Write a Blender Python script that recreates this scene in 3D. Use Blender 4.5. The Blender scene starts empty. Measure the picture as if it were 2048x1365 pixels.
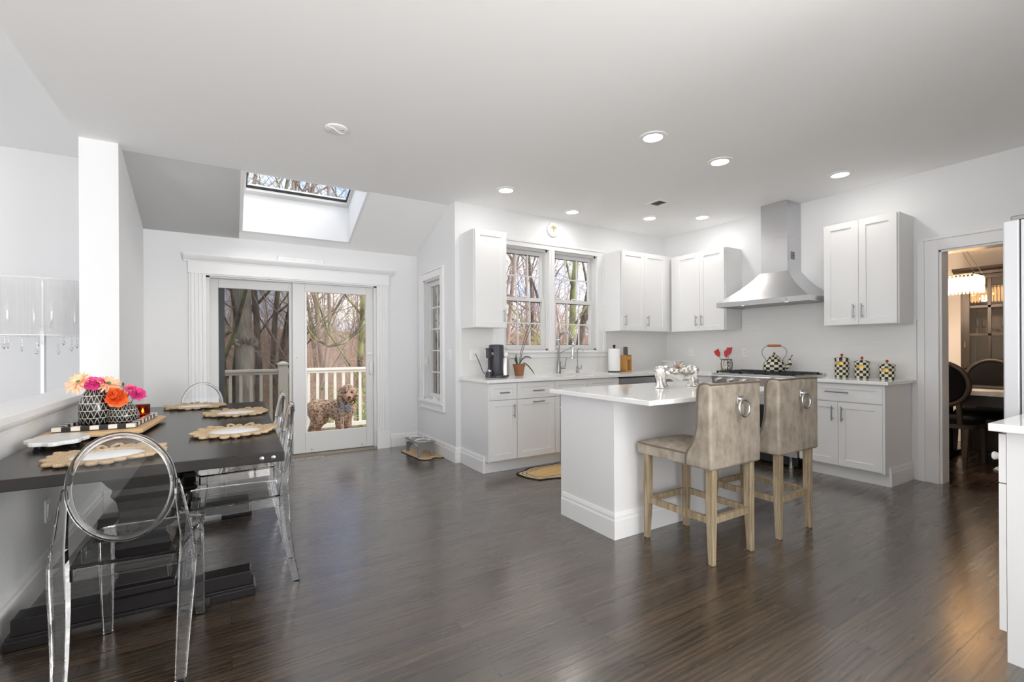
import bpy, bmesh, math, random
from math import sin, cos, pi, radians, atan2, sqrt
from mathutils import Vector, Matrix
S = bpy.context.scene
C = S.collection

# ---------------------------------------------------------------- camera
cam_d = bpy.data.cameras.new('camera')
cam = bpy.data.objects.new('camera', cam_d)
C.objects.link(cam)
YAW, ROLL, FPX, CY = 0.545213, -0.005128, 928.63, 698.44
_f = Vector((sin(YAW), cos(YAW), 0)); _r0 = Vector((cos(YAW), -sin(YAW), 0)); _u0 = Vector((0, 0, 1))
_r = _r0 * cos(ROLL) + _u0 * sin(ROLL); _u = _u0 * cos(ROLL) - _r0 * sin(ROLL)
cam.matrix_world = Matrix(((_r.x, _u.x, -_f.x, 0), (_r.y, _u.y, -_f.y, 0), (_r.z, _u.z, -_f.z, 1.21), (0, 0, 0, 1)))
cam_d.sensor_width = 36
cam_d.lens = FPX / 2048 * 36
cam_d.shift_y = (CY - 682.5) / 2048
cam_d.clip_start = 0.02
cam_d.clip_end = 400
S.camera = cam

# ---------------------------------------------------------------- exposure and colour
S.view_settings.view_transform = 'Standard'
S.view_settings.look = 'None'
S.view_settings.exposure = 0.44
S.view_settings.gamma = 1.0
S.view_settings.use_curve_mapping = False
S.cycles.use_denoising = True
S.cycles.max_bounces = 12
S.cycles.diffuse_bounces = 8
S.cycles.glossy_bounces = 4
S.cycles.transmission_bounces = 10
S.cycles.transparent_max_bounces = 24
S.cycles.sample_clamp_indirect = 6.0
S.cycles.blur_glossy = 0.6

# ---------------------------------------------------------------- sky
W = bpy.data.worlds.new('sky'); S.world = W
W.use_nodes = True
wt = W.node_tree; wt.nodes.clear()
def wn(t, **k):
    n = wt.nodes.new(t)
    for a, b in k.items(): setattr(n, a, b)
    return n
w_tc = wn('ShaderNodeTexCoord'); w_map = wn('ShaderNodeMapping'); w_map.inputs['Scale'].default_value = (1.6, 1.6, 3.4)
w_no = wn('ShaderNodeTexNoise'); w_no.inputs['Scale'].default_value = 1.9; w_no.inputs['Detail'].default_value = 7
w_cr = wn('ShaderNodeValToRGB')
w_cr.color_ramp.elements[0].position = 0.37; w_cr.color_ramp.elements[0].color = (0.30, 0.46, 0.82, 1)
w_cr.color_ramp.elements[1].position = 0.51; w_cr.color_ramp.elements[1].color = (0.84, 0.83, 0.82, 1)
w_bg = wn('ShaderNodeBackground'); w_bg.inputs['Strength'].default_value = 1.8
w_out = wn('ShaderNodeOutputWorld')
wt.links.new(w_tc.outputs['Generated'], w_map.inputs['Vector']); wt.links.new(w_map.outputs[0], w_no.inputs['Vector'])
wt.links.new(w_no.outputs['Fac'], w_cr.inputs[0]); wt.links.new(w_cr.outputs[0], w_bg.inputs[0]); wt.links.new(w_bg.outputs[0], w_out.inputs[0])

# ---------------------------------------------------------------- sun and added fill lights
def area(name, loc, direction, sx, sy, power, color=(1, 1, 1), shape='RECTANGLE', spread=pi):
    d = bpy.data.lights.new(name, 'AREA'); d.shape = shape; d.size = sx
    if shape in ('RECTANGLE', 'ELLIPSE'): d.size_y = sy
    d.energy = power; d.color = color; d.spread = spread
    o = bpy.data.objects.new(name, d); C.objects.link(o); o.location = loc
    o.rotation_euler = Vector(direction).to_track_quat('-Z', 'Y').to_euler()
    return o
sun_d = bpy.data.lights.new('sun', 'SUN'); sun_d.energy = 3.6; sun_d.angle = 1.0; sun_d.color = (1, 0.97, 0.92)
sun = bpy.data.objects.new('sun', sun_d); C.objects.link(sun); sun.rotation_euler = Vector((-0.9, 0.45, -1.0)).to_track_quat('-Z', 'Y').to_euler()
# added fills standing in for daylight from windows assumed out of view
area('daylight_fill_back', (1.0, -3.93, 1.35), (0, 1, 0.4), 5.2, 2.3, 34, (1.0, 0.985, 0.96))
area('daylight_fill_living', (-5.93, 3.3, 1.45), (1, -0.15, 0.15), 2.8, 2.4, 28, (1.0, 0.985, 0.96))

area('daylight_fill_rear_left', (-5.93, -2.2, 1.4), (1, 0.3, 0.12), 3.0, 2.3, 112, (1.0, 0.985, 0.96))  # added fill for the cabinet and wall faces turned left, window assumed
area('daylight_fill_side', (3.3, -2.4, 1.2), (-1, 0.8, 0.12), 2.8, 2.2, 195, (1.0, 0.985, 0.96))  # added fill for the half wall and nook, free-standing, no window built here
# added upward fills, no lamp known there, brightening the family and living room ceilings
area('ceiling_fill_family_room', (1.4, -1.7, 1.15), (0, 0.12, 1), 5.0, 2.4, 86, (1, 0.985, 0.965))
area('ceiling_fill_living_room', (-3.6, 2.0, 1.5), (0, 0, 1), 2.5, 4.0, 12, (1, 0.98, 0.95))

# ---------------------------------------------------------------- materials
def new_mat(name):
    m = bpy.data.materials.new(name); m.use_nodes = True
    return m, m.node_tree, m.node_tree.nodes['Principled BSDF']
def M_(name, col, rough=0.5, metal=0.0, spec=0.5, bump=None, vary=None, trans=0.0, ior=1.45, emit=None, estr=0.0, sheen=0.0, coat=0.0, aniso=None):
    m, t, b = new_mat(name)
    b.inputs['Base Color'].default_value = (*col, 1); b.inputs['Roughness'].default_value = rough
    b.inputs['Metallic'].default_value = metal; b.inputs['Specular IOR Level'].default_value = spec
    b.inputs['Transmission Weight'].default_value = trans; b.inputs['IOR'].default_value = ior
    b.inputs['Sheen Weight'].default_value = sheen; b.inputs['Coat Weight'].default_value = coat
    if emit: b.inputs['Emission Color'].default_value = (*emit, 1); b.inputs['Emission Strength'].default_value = estr
    tc = t.nodes.new('ShaderNodeTexCoord')
    if vary:                                    # (scale xyz, colour 2, detail, lo, hi)
        sc, c2, det, lo, hi = vary
        mp = t.nodes.new('ShaderNodeMapping'); mp.inputs['Scale'].default_value = sc
        n = t.nodes.new('ShaderNodeTexNoise'); n.inputs['Scale'].default_value = 1.0; n.inputs['Detail'].default_value = det
        r = t.nodes.new('ShaderNodeValToRGB')
        r.color_ramp.elements[0].position = lo; r.color_ramp.elements[0].color = (*col, 1)
        r.color_ramp.elements[1].position = hi; r.color_ramp.elements[1].color = (*c2, 1)
        t.links.new(tc.outputs['Object'], mp.inputs[0]); t.links.new(mp.outputs[0], n.inputs['Vector'])
        t.links.new(n.outputs['Fac'], r.inputs[0]); t.links.new(r.outputs[0], b.inputs['Base Color'])
    if bump:                                    # (scale xyz, strength, distance)
        sc, st, di = bump
        mp = t.nodes.new('ShaderNodeMapping'); mp.inputs['Scale'].default_value = sc
        n = t.nodes.new('ShaderNodeTexNoise'); n.inputs['Scale'].default_value = 1.0; n.inputs['Detail'].default_value = 3
        bp = t.nodes.new('ShaderNodeBump'); bp.inputs['Strength'].default_value = st; bp.inputs['Distance'].default_value = di
        t.links.new(tc.outputs['Object'], mp.inputs[0]); t.links.new(mp.outputs[0], n.inputs['Vector'])
        t.links.new(n.outputs['Fac'], bp.inputs['Height']); t.links.new(bp.outputs[0], b.inputs['Normal'])
    return m
def mth(t, op, a, b=None):
    n = t.nodes.new('ShaderNodeMath'); n.operation = op
    for i, v in enumerate((a, b)):
        if v is None: continue
        if isinstance(v, (int, float)): n.inputs[i].default_value = v
        else: t.links.new(v, n.inputs[i])
    return n.outputs[0]
def thin_glass(name, tint=(1, 1, 1), refl=0.6, haze=0.0, hazecol=(0.02, 0.02, 0.02)):
    """window pane: clear with a Fresnel reflection, optionally with a fine mesh over it"""
    m = bpy.data.materials.new(name); m.use_nodes = True; t = m.node_tree; t.nodes.clear()
    tr = t.nodes.new('ShaderNodeBsdfTransparent'); tr.inputs[0].default_value = (*tint, 1)
    gl = t.nodes.new('ShaderNodeBsdfGlossy'); gl.inputs['Roughness'].default_value = 0.02
    fr = t.nodes.new('ShaderNodeFresnel'); fr.inputs[0].default_value = 1.45
    f = mth(t, 'MULTIPLY', fr.outputs[0], refl)
    mx = t.nodes.new('ShaderNodeMixShader'); t.links.new(f, mx.inputs[0]); t.links.new(tr.outputs[0], mx.inputs[1]); t.links.new(gl.outputs[0], mx.inputs[2])
    last = mx
    if haze > 0:
        df = t.nodes.new('ShaderNodeBsdfDiffuse'); df.inputs[0].default_value = (*hazecol, 1)
        m2 = t.nodes.new('ShaderNodeMixShader'); m2.inputs[0].default_value = haze
        t.links.new(mx.outputs[0], m2.inputs[1]); t.links.new(df.outputs[0], m2.inputs[2]); last = m2
    o = t.nodes.new('ShaderNodeOutputMaterial'); t.links.new(last.outputs[0], o.inputs[0])
    return m
def checker_mat(name, n_ang, z_size, c1, c2, rough=0.18):
    """hand-painted check running round a turned body (about the object's own axis)"""
    m, t, b = new_mat(name)
    tc = t.nodes.new('ShaderNodeTexCoord'); sp = t.nodes.new('ShaderNodeSeparateXYZ'); t.links.new(tc.outputs['Object'], sp.inputs[0])
    an = mth(t, 'ARCTAN2', sp.outputs[1], sp.outputs[0])
    a = mth(t, 'FLOOR', mth(t, 'MULTIPLY', mth(t, 'ADD', an, pi), n_ang / (2 * pi)))
    z = mth(t, 'FLOOR', mth(t, 'DIVIDE', mth(t, 'ADD', sp.outputs[2], 1.0), z_size))
    k = mth(t, 'MODULO', mth(t, 'ADD', a, z), 2)
    mx = t.nodes.new('ShaderNodeMix'); mx.data_type = 'RGBA'
    t.links.new(k, mx.inputs[0]); mx.inputs[6].default_value = (*c1, 1); mx.inputs[7].default_value = (*c2, 1)
    t.links.new(mx.outputs[2], b.inputs['Base Color']); b.inputs['Roughness'].default_value = rough
    return m
def wood_mat(name, c1, c2, axis=2, scale=18, stretch=0.08, rough=0.5, bump=0.15):
    m, t, b = new_mat(name)
    tc = t.nodes.new('ShaderNodeTexCoord'); mp = t.nodes.new('ShaderNodeMapping')
    sc = [scale * 4] * 3; sc[axis] = scale * 4 * stretch; mp.inputs['Scale'].default_value = sc
    n = t.nodes.new('ShaderNodeTexNoise'); n.inputs['Scale'].default_value = 1; n.inputs['Detail'].default_value = 5; n.inputs['Roughness'].default_value = 0.65
    r = t.nodes.new('ShaderNodeValToRGB')
    r.color_ramp.elements[0].position = 0.32; r.color_ramp.elements[0].color = (*c1, 1)
    r.color_ramp.elements[1].position = 0.68; r.color_ramp.elements[1].color = (*c2, 1)
    bp = t.nodes.new('ShaderNodeBump'); bp.inputs['Strength'].default_value = bump; bp.inputs['Distance'].default_value = 0.004
    t.links.new(tc.outputs['Object'], mp.inputs[0]); t.links.new(mp.outputs[0], n.inputs['Vector']); t.links.new(n.outputs['Fac'], r.inputs[0])
    t.links.new(r.outputs[0], b.inputs['Base Color']); t.links.new(n.outputs['Fac'], bp.inputs['Height']); t.links.new(bp.outputs[0], b.inputs['Normal'])
    b.inputs['Roughness'].default_value = rough
    return m
def floor_mat():
    m, t, b = new_mat('dark_oak_floor')
    tc = t.nodes.new('ShaderNodeTexCoord')
    br = t.nodes.new('ShaderNodeTexBrick')
    br.offset = 0.37; br.offset_frequency = 2; br.squash = 1
    br.inputs['Scale'].default_value = 1.0; br.inputs['Mortar Size'].default_value = 0.0018; br.inputs['Mortar Smooth'].default_value = 0.3
    br.inputs['Brick Width'].default_value = 1.35; br.inputs['Row Height'].default_value = 0.0826; br.inputs['Bias'].default_value = 0.0
    br.inputs['Color1'].default_value = (0, 0, 0, 1); br.inputs['Color2'].default_value = (1, 1, 1, 1); br.inputs['Mortar'].default_value = (0.5, 0.5, 0.5, 1)
    t.links.new(tc.outputs['Object'], br.inputs['Vector'])
    # grain, shifted from board to board
    off = t.nodes.new('ShaderNodeVectorMath'); off.operation = 'MULTIPLY_ADD'
    t.links.new(br.outputs['Color'], off.inputs[0]); off.inputs[1].default_value = (7.3, 3.1, 5.0); t.links.new(tc.outputs['Object'], off.inputs[2])
    mp = t.nodes.new('ShaderNodeMapping'); mp.inputs['Scale'].default_value = (2.2, 26, 1); t.links.new(off.outputs[0], mp.inputs[0])
    n1 = t.nodes.new('ShaderNodeTexNoise'); n1.inputs['Scale'].default_value = 1.0; n1.inputs['Detail'].default_value = 6; n1.inputs['Roughness'].default_value = 0.6
    t.links.new(mp.outputs[0], n1.inputs['Vector'])
    mp2 = t.nodes.new('ShaderNodeMapping'); mp2.inputs['Scale'].default_value = (1.3, 9, 1); t.links.new(off.outputs[0], mp2.inputs[0])
    wv = t.nodes.new('ShaderNodeTexWave'); wv.wave_type = 'BANDS'; wv.bands_direction = 'Y'
    wv.inputs['Scale'].default_value = 1.4; wv.inputs['Distortion'].default_value = 9; wv.inputs['Detail'].default_value = 2.5; wv.inputs['Detail Scale'].default_value = 1.1
    t.links.new(mp2.outputs[0], wv.inputs['Vector'])
    g = mth(t, 'ADD', mth(t, 'MULTIPLY', n1.outputs['Fac'], 0.42), mth(t, 'MULTIPLY', wv.outputs['Fac'], 0.42))
    bw = t.nodes.new('ShaderNodeRGBToBW'); t.links.new(br.outputs['Color'], bw.inputs[0])
    g2 = mth(t, 'ADD', g, mth(t, 'MULTIPLY', mth(t, 'SUBTRACT', bw.outputs[0], 0.5), 0.35))
    r = t.nodes.new('ShaderNodeValToRGB')
    r.color_ramp.elements[0].position = 0.15; r.color_ramp.elements[0].color = (0.025, 0.0165, 0.0108, 1)
    r.color_ramp.elements[1].position = 0.85; r.color_ramp.elements[1].color = (0.092, 0.061, 0.038, 1)
    t.links.new(g2, r.inputs[0])
    mx = t.nodes.new('ShaderNodeMix'); mx.data_type = 'RGBA'; t.links.new(br.outputs['Fac'], mx.inputs[0])
    t.links.new(r.outputs[0], mx.inputs[6]); mx.inputs[7].default_value = (0.006, 0.005, 0.004, 1)
    t.links.new(mx.outputs[2], b.inputs['Base Color'])
    rr = mth(t, 'ADD', 0.22, mth(t, 'MULTIPLY', n1.outputs['Fac'], 0.10)); t.links.new(rr, b.inputs['Roughness'])
    h = mth(t, 'SUBTRACT', mth(t, 'MULTIPLY', g, 0.25), br.outputs['Fac'])
    bp = t.nodes.new('ShaderNodeBump'); bp.inputs['Strength'].default_value = 0.16; bp.inputs['Distance'].default_value = 0.0025
    t.links.new(h, bp.inputs['Height']); t.links.new(bp.outputs[0], b.inputs['Normal'])
    b.inputs['Specular IOR Level'].default_value = 0.8
    b.inputs['Coat Weight'].default_value = 0.85; b.inputs['Coat IOR'].default_value = 1.7; b.inputs['Coat Roughness'].default_value = 0.20
    t.links.new(bp.outputs[0], b.inputs['Coat Normal'])
    return m
def tile_mat():
    m, t, b = new_mat('white_wavy_tile')
    tc = t.nodes.new('ShaderNodeTexCoord'); sp = t.nodes.new('ShaderNodeSeparateXYZ'); t.links.new(tc.outputs['Object'], sp.inputs[0])
    cb = t.nodes.new('ShaderNodeCombineXYZ'); t.links.new(mth(t, 'ADD', sp.outputs[0], sp.outputs[1]), cb.inputs[0]); t.links.new(sp.outputs[2], cb.inputs[1])
    br = t.nodes.new('ShaderNodeTexBrick'); br.inputs['Scale'].default_value = 1; br.inputs['Brick Width'].default_value = 0.30; br.inputs['Row Height'].default_value = 0.075
    br.inputs['Mortar Size'].default_value = 0.0012; t.links.new(cb.outputs[0], br.inputs['Vector'])
    mp = t.nodes.new('ShaderNodeMapping'); mp.inputs['Scale'].default_value = (5, 34, 1); t.links.new(cb.outputs[0], mp.inputs[0])
    n = t.nodes.new('ShaderNodeTexNoise'); n.inputs['Scale'].default_value = 1; n.inputs['Detail'].default_value = 2; t.links.new(mp.outputs[0], n.inputs['Vector'])
    h = mth(t, 'SUBTRACT', n.outputs['Fac'], mth(t, 'MULTIPLY', br.outputs['Fac'], 0.35))
    bp = t.nodes.new('ShaderNodeBump'); bp.inputs['Strength'].default_value = 0.35; bp.inputs['Distance'].default_value = 0.006
    t.links.new(h, bp.inputs['Height']); t.links.new(bp.outputs[0], b.inputs['Normal'])
    b.inputs['Base Color'].default_value = (0.80, 0.80, 0.785, 1); b.inputs['Roughness'].default_value = 0.22
    return m
def leather_mat():
    m, t, b = new_mat('distressed_taupe_leather')
    tc = t.nodes.new('ShaderNodeTexCoord')
    n = t.nodes.new('ShaderNodeTexNoise'); n.inputs['Scale'].default_value = 9; n.inputs['Detail'].default_value = 6; n.inputs['Roughness'].default_value = 0.62
    mp = t.nodes.new('ShaderNodeMapping'); mp.inputs['Scale'].default_value = (1.6, 1.6, 0.9); t.links.new(tc.outputs['Object'], mp.inputs[0]); t.links.new(mp.outputs[0], n.inputs['Vector'])
    r = t.nodes.new('ShaderNodeValToRGB')
    e = r.color_ramp.elements
    e[0].position = 0.30; e[0].color = (0.24, 0.20, 0.155, 1)
    e[1].position = 0.68; e[1].color = (0.50, 0.44, 0.36, 1)
    x = e.new(0.48); x.color = (0.37, 0.318, 0.255, 1)
    t.links.new(n.outputs['Fac'], r.inputs[0]); t.links.new(r.outputs[0], b.inputs['Base Color'])
    b.inputs['Roughness'].default_value = 0.55
    n2 = t.nodes.new('ShaderNodeTexNoise'); n2.inputs['Scale'].default_value = 60; t.links.new(tc.outputs['Object'], n2.inputs['Vector'])
    bp = t.nodes.new('ShaderNodeBump'); bp.inputs['Strength'].default_value = 0.12; bp.inputs['Distance'].default_value = 0.003
    t.links.new(n2.outputs['Fac'], bp.inputs['Height']); t.links.new(bp.outputs[0], b.inputs['Normal'])
    return m
def steel_mat(name, col=(0.62, 0.62, 0.63), rough=0.3, scale=(2, 2, 260)):
    m, t, b = new_mat(name)
    b.inputs['Base Color'].default_value = (*col, 1); b.inputs['Metallic'].default_value = 1.0
    tc = t.nodes.new('ShaderNodeTexCoord'); mp = t.nodes.new('ShaderNodeMapping'); mp.inputs['Scale'].default_value = scale
    n = t.nodes.new('ShaderNodeTexNoise'); n.inputs['Scale'].default_value = 1; n.inputs['Detail'].default_value = 2
    t.links.new(tc.outputs['Object'], mp.inputs[0]); t.links.new(mp.outputs[0], n.inputs['Vector'])
    t.links.new(mth(t, 'ADD', rough - 0.06, mth(t, 'MULTIPLY', n.outputs['Fac'], 0.12)), b.inputs['Roughness'])
    return m

WALL = M_('white_wall_paint', (0.79, 0.795, 0.80), 0.6, bump=((220, 220, 220), 0.04, 0.001))
CEIL = M_('white_ceiling_paint', (0.90, 0.90, 0.895), 0.75, bump=((160, 160, 160), 0.04, 0.001))
TRIM = M_('white_gloss_trim', (0.84, 0.84, 0.84), 0.32)
CAB = M_('white_cabinet_paint', (0.80, 0.80, 0.80), 0.30)
QUARTZ = M_('white_quartz', (0.90, 0.90, 0.89), 0.07, spec=0.6, vary=((30, 30, 30), (0.87, 0.87, 0.865), 4, 0.4, 0.7))
VINYL = M_('white_vinyl_frame', (0.71, 0.71, 0.70), 0.35)
FLOOR = floor_mat()
TILE = tile_mat()
LEATHER = leather_mat()
STEEL = steel_mat('brushed_stainless_steel')
STEEL_D = steel_mat('dark_stainless_steel', (0.30, 0.295, 0.29), 0.35)
NICKEL = M_('brushed_nickel', (0.36, 0.355, 0.35), 0.3, 1.0)
CHROME = M_('polished_chrome', (0.80, 0.80, 0.81), 0.07, 1.0)
SILVER = M_('cast_silver', (0.86, 0.84, 0.80), 0.16, 1.0, bump=((70, 70, 70), 0.5, 0.01))
GLASS = thin_glass('window_glass', (0.98, 0.985, 0.985), 0.05)
GLASS_H = thin_glass('cabinet_glass', (0.95, 0.93, 0.90), 2.2)
SCREEN = thin_glass('fine_insect_mesh', (1, 1, 1), 0.0, 0.42, (0.015, 0.015, 0.017))
ACRYL = M_('clear_acrylic', (0.99, 0.993, 0.995), 0.0, trans=1.0, ior=1.40)
BLACKWOOD = M_('black_stained_wood', (0.012, 0.011, 0.010), 0.24, spec=0.3, vary=((4, 50, 4), (0.024, 0.021, 0.019), 5, 0.35, 0.7), bump=((5, 60, 5), 0.08, 0.002))
BLACKGLOSS = M_('black_painted_wood', (0.010, 0.009, 0.009), 0.25, spec=0.25)
BLACK = M_('black_plastic', (0.02, 0.02, 0.022), 0.35)
IRON = M_('black_cast_iron', (0.025, 0.025, 0.026), 0.55)
GREYWOOD = wood_mat('weathered_grey_oak', (0.22, 0.150, 0.075), (0.50, 0.41, 0.28), 2, 16, 0.07, 0.6, 0.25)
WICKER = wood_mat('natural_jute', (0.42, 0.29, 0.16), (0.74, 0.58, 0.39), 0, 60, 1.0, 0.9, 0.8)
LINEN = M_('white_woven_cotton', (0.88, 0.88, 0.90), 0.9, bump=((400, 400, 400), 0.2, 0.001))
BAMBOO = wood_mat('bamboo_board', (0.55, 0.33, 0.14), (0.78, 0.55, 0.30), 0, 12, 0.05, 0.45, 0.05)
GREYPLY = M_('grey_painted_board', (0.22, 0.215, 0.205), 0.5)
WHITEGLAZE = M_('white_glazed_ceramic', (0.86, 0.86, 0.85), 0.12)
PLASTER = M_('white_plastic', (0.86, 0.86, 0.85), 0.35)
LAMPON = M_('lit_lamp_lens', (1, 1, 1), 0.5, emit=(1.0, 0.96, 0.90), estr=9.0)
PINKF = M_('magenta_petals', (0.72, 0.035, 0.26), 0.6, vary=((60, 60, 60), (0.85, 0.12, 0.38), 3, 0.35, 0.7))
PINK2 = M_('rose_pink_petals', (0.80, 0.10, 0.28), 0.6, vary=((60, 60, 60), (0.90, 0.30, 0.42), 3, 0.35, 0.7))
ORANGE = M_('orange_petals', (0.86, 0.13, 0.025), 0.6, vary=((40, 40, 40), (0.95, 0.28, 0.07), 3, 0.35, 0.7))
PEACH = M_('peach_petals', (0.92, 0.48, 0.24), 0.65, vary=((50, 50, 50), (0.95, 0.66, 0.46), 3, 0.35, 0.7))
GREEN = M_('green_stem', (0.10, 0.20, 0.06), 0.5)
TERRA = M_('terracotta', (0.30, 0.135, 0.065), 0.8, bump=((80, 80, 80), 0.1, 0.002))
LEAF = M_('dark_green_leaf', (0.045, 0.10, 0.035), 0.35)
RED = M_('red_silicone', (0.48, 0.022, 0.02), 0.35)
GOLD = M_('gold_label', (0.72, 0.45, 0.08), 0.35, 0.4)

# ---------------------------------------------------------------- mesh helpers
class MB:
    def __init__(s, off=(0, 0, 0)):
        s.bm = bmesh.new(); s.o = Vector(off)
    def v(s, p): return s.bm.verts.new(Vector(p) - s.o)
    def face(s, vs):
        try: return s.bm.faces.new(vs)
        except ValueError: return None
    def hexa(s, p):
        v = [s.v(q) for q in p]
        for f in ((0, 3, 2, 1), (4, 5, 6, 7), (0, 1, 5, 4), (1, 2, 6, 5), (2, 3, 7, 6), (3, 0, 4, 7)): s.face([v[i] for i in f])
        return s
    def box(s, x0, y0, z0, x1, y1, z1):
        return s.hexa([(x0, y0, z0), (x1, y0, z0), (x1, y1, z0), (x0, y1, z0), (x0, y0, z1), (x1, y0, z1), (x1, y1, z1), (x0, y1, z1)])
    def loft(s, rings, cap=True, close=True):
        R = [[s.v(p) for p in r] for r in rings]; n = len(R[0])
        for a, b in zip(R, R[1:]):
            for i in range(n if close else n - 1):
                j = (i + 1) % n; s.face((a[i], a[j], b[j], b[i]))
        if cap and close:
            s.face(list(reversed(R[0]))); s.face(R[-1])
        return s
    def tube(s, pts, r, n=8, cap=True, closed=False, flat=1.0):
        P = [Vector(p) for p in pts]; m = len(P)
        rr = r if isinstance(r, (list, tuple)) else [r] * m
        rings = []; up = None
        for i, p in enumerate(P):
            if closed: t = P[(i + 1) % m] - P[i - 1]
            else: t = P[min(i + 1, m - 1)] - P[max(i - 1, 0)]
            t = t.normalized() if t.length > 1e-9 else Vector((0, 0, 1))
            if up is None:
                up = Vector((0, 0, 1)) if abs(t.z) < 0.9 else Vector((1, 0, 0))
            a = up - t * up.dot(t)
            if a.length < 1e-6: a = t.orthogonal()
            a.normalize(); up = a; b = t.cross(a)
            rings.append([p + (a * cos(2 * pi * k / n) * flat + b * sin(2 * pi * k / n)) * rr[i] for k in range(n)])
        if closed: rings.append(rings[0])
        if closed:
            R = [[s.v(p) for p in rg] for rg in rings[:-1]]; R.append(R[0])
            for a, b in zip(R, R[1:]):
                for i in range(n): s.face((a[i], a[(i + 1) % n], b[(i + 1) % n], b[i]))
        else: s.loft(rings, cap)
        return s
    def bar(s, p, q, w, d=None, w2=None, up=(0, 1, 0)):
        """square bar from p to q, w at the start, w2 at the end"""
        d = d or w; w2 = w2 or w; p, q = Vector(p), Vector(q); t = (q - p).normalized()
        a = Vector(up) - t * Vector(up).dot(t)
        if a.length < 1e-5: a = t.orthogonal()
        a.normalize(); b = t.cross(a)
        def sq(c, k): return [c + a * i * d / 2 * k + b * j * w / 2 * k for i, j in ((-1, -1), (1, -1), (1, 1), (-1, 1))]
        return s.loft([sq(p, 1), sq(q, w2 / w)])
    def lathe(s, prof, c=(0, 0, 0), n=24, sx=1, sy=1):
        c = Vector(c); R = []
        for r, z in prof:
            if r < 1e-6: R.append([s.v(c + Vector((0, 0, z)))])
            else: R.append([s.v(c + Vector((r * sx * cos(2 * pi * k / n), r * sy * sin(2 * pi * k / n), z))) for k in range(n)])
        for a, b in zip(R, R[1:]):
            for i in range(n):
                j = (i + 1) % n
                if len(a) == 1 and len(b) > 1: s.face((a[0], b[j], b[i]))
                elif len(b) == 1 and len(a) > 1: s.face((a[i], a[j], b[0]))
                elif len(a) > 1: s.face((a[i], a[j], b[j], b[i]))
        if len(R[0]) > 1: s.face(list(reversed(R[0])))
        if len(R[-1]) > 1: s.face(R[-1])
        return s
    def prism(s, poly, axis, a, b):
        """poly: list of 2D points in the plane across axis ('x': (y,z), 'y': (x,z), 'z': (x,y))"""
        def P(q, t): return {'x': (t, q[0], q[1]), 'y': (q[0], t, q[1]), 'z': (q[0], q[1], t)}[axis]
        return s.loft([[P(q, a) for q in poly], [P(q, b) for q in poly]])
    def ball(s, c, rx, ry=None, rz=None, n=12, m=8):
        ry = ry or rx; rz = rz or rx; c = Vector(c); R = []
        for i in range(m + 1):
            th = pi * i / m
            if i in (0, m): R.append([s.v(c + Vector((0, 0, -rz * cos(th))))])
            else: R.append([s.v(c + Vector((rx * sin(th) * cos(2 * pi * k / n), ry * sin(th) * sin(2 * pi * k / n), -rz * cos(th)))) for k in range(n)])
        for a, b in zip(R, R[1:]):
            for i in range(n):
                j = (i + 1) % n
                if len(a) == 1: s.face((a[0], b[j], b[i]))
                elif len(b) == 1: s.face((a[i], a[j], b[0]))
                else: s.face((a[i], a[j], b[j], b[i]))
        return s
    def build(s, name, mat, parent=None, smooth=None, bevel=0, seg=2, sub=0, loc=None, rot=None):
        bmesh.ops.recalc_face_normals(s.bm, faces=s.bm.faces[:])
        me = bpy.data.meshes.new(name); s.bm.to_mesh(me); s.bm.free()
        o = bpy.data.objects.new(name, me); C.objects.link(o)
        for mm in (mat if isinstance(mat, (list, tuple)) else [mat]): me.materials.append(mm)
        if smooth:
            me.polygons.foreach_set('use_smooth', [True] * len(me.polygons))
            me.set_sharp_from_angle(angle=radians(smooth))
        if bevel:
            b = o.modifiers.new('bevel', 'BEVEL'); b.width = bevel; b.segments = seg; b.limit_method = 'ANGLE'; b.angle_limit = radians(35)
        if sub:
            d = o.modifiers.new('sub', 'SUBSURF'); d.levels = sub; d.render_levels = sub
        if parent: o.parent = parent
        if loc is not None: o.location = loc
        if rot is not None: o.rotation_euler = rot
        return o
def moulding(mb, path, prof):
    """mitred skirting: path of (x, y) corners walked with the room on the right, prof of (depth, z)"""
    P = [Vector((x, y, 0)) for x, y in path]; R = []
    for i, p in enumerate(P):
        d0 = (p - P[i - 1]).normalized() if i else None; d1 = (P[i + 1] - p).normalized() if i < len(P) - 1 else None
        d0 = d0 or d1; d1 = d1 or d0
        n0 = Vector((d0.y, -d0.x, 0)); n1 = Vector((d1.y, -d1.x, 0)); m = (n0 + n1) / (1 + n0.dot(n1))
        R.append([p + m * d + Vector((0, 0, z)) for d, z in prof])
    return mb.loft(R)
def tag(o, label=None, cat=None, group=None, kind=None):
    if label: o['label'] = label
    if cat: o['category'] = cat
    if group: o['group'] = group
    if kind: o['kind'] = kind
    return o
def thing(name, label, cat, loc=(0, 0, 0), rz=0, group=None):
    o = bpy.data.objects.new(name, None); C.objects.link(o)
    o.empty_display_size = 0.05; o.location = loc; o.rotation_euler = (0, 0, rz)
    return tag(o, label, cat, group)
def setting(name, loc=(0, 0, 0)):
    o = bpy.data.objects.new(name, None); C.objects.link(o); o.location = loc
    return tag(o, kind='structure')
def struct(mb, name, mat, **k): return tag(mb.build(name, mat, **k), kind='structure')
def copy_tree(o, parent=None):
    c = o.copy(); C.objects.link(c); c.parent = parent
    for ch in [q for q in bpy.data.objects if q.parent == o]: copy_tree(ch, c)
    return c
def dup(root, label, loc, rz=None, group=None):
    r = copy_tree(root); r['label'] = label; r.location = loc
    if rz is not None: r.rotation_euler = (0, 0, rz)
    if group: r['group'] = group
    return r
def arc(cx, cz, r, a0, a1, n):
    return [(cx + r * cos(a0 + (a1 - a0) * i / n), cz + r * sin(a0 + (a1 - a0) * i / n)) for i in range(n + 1)]
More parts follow.
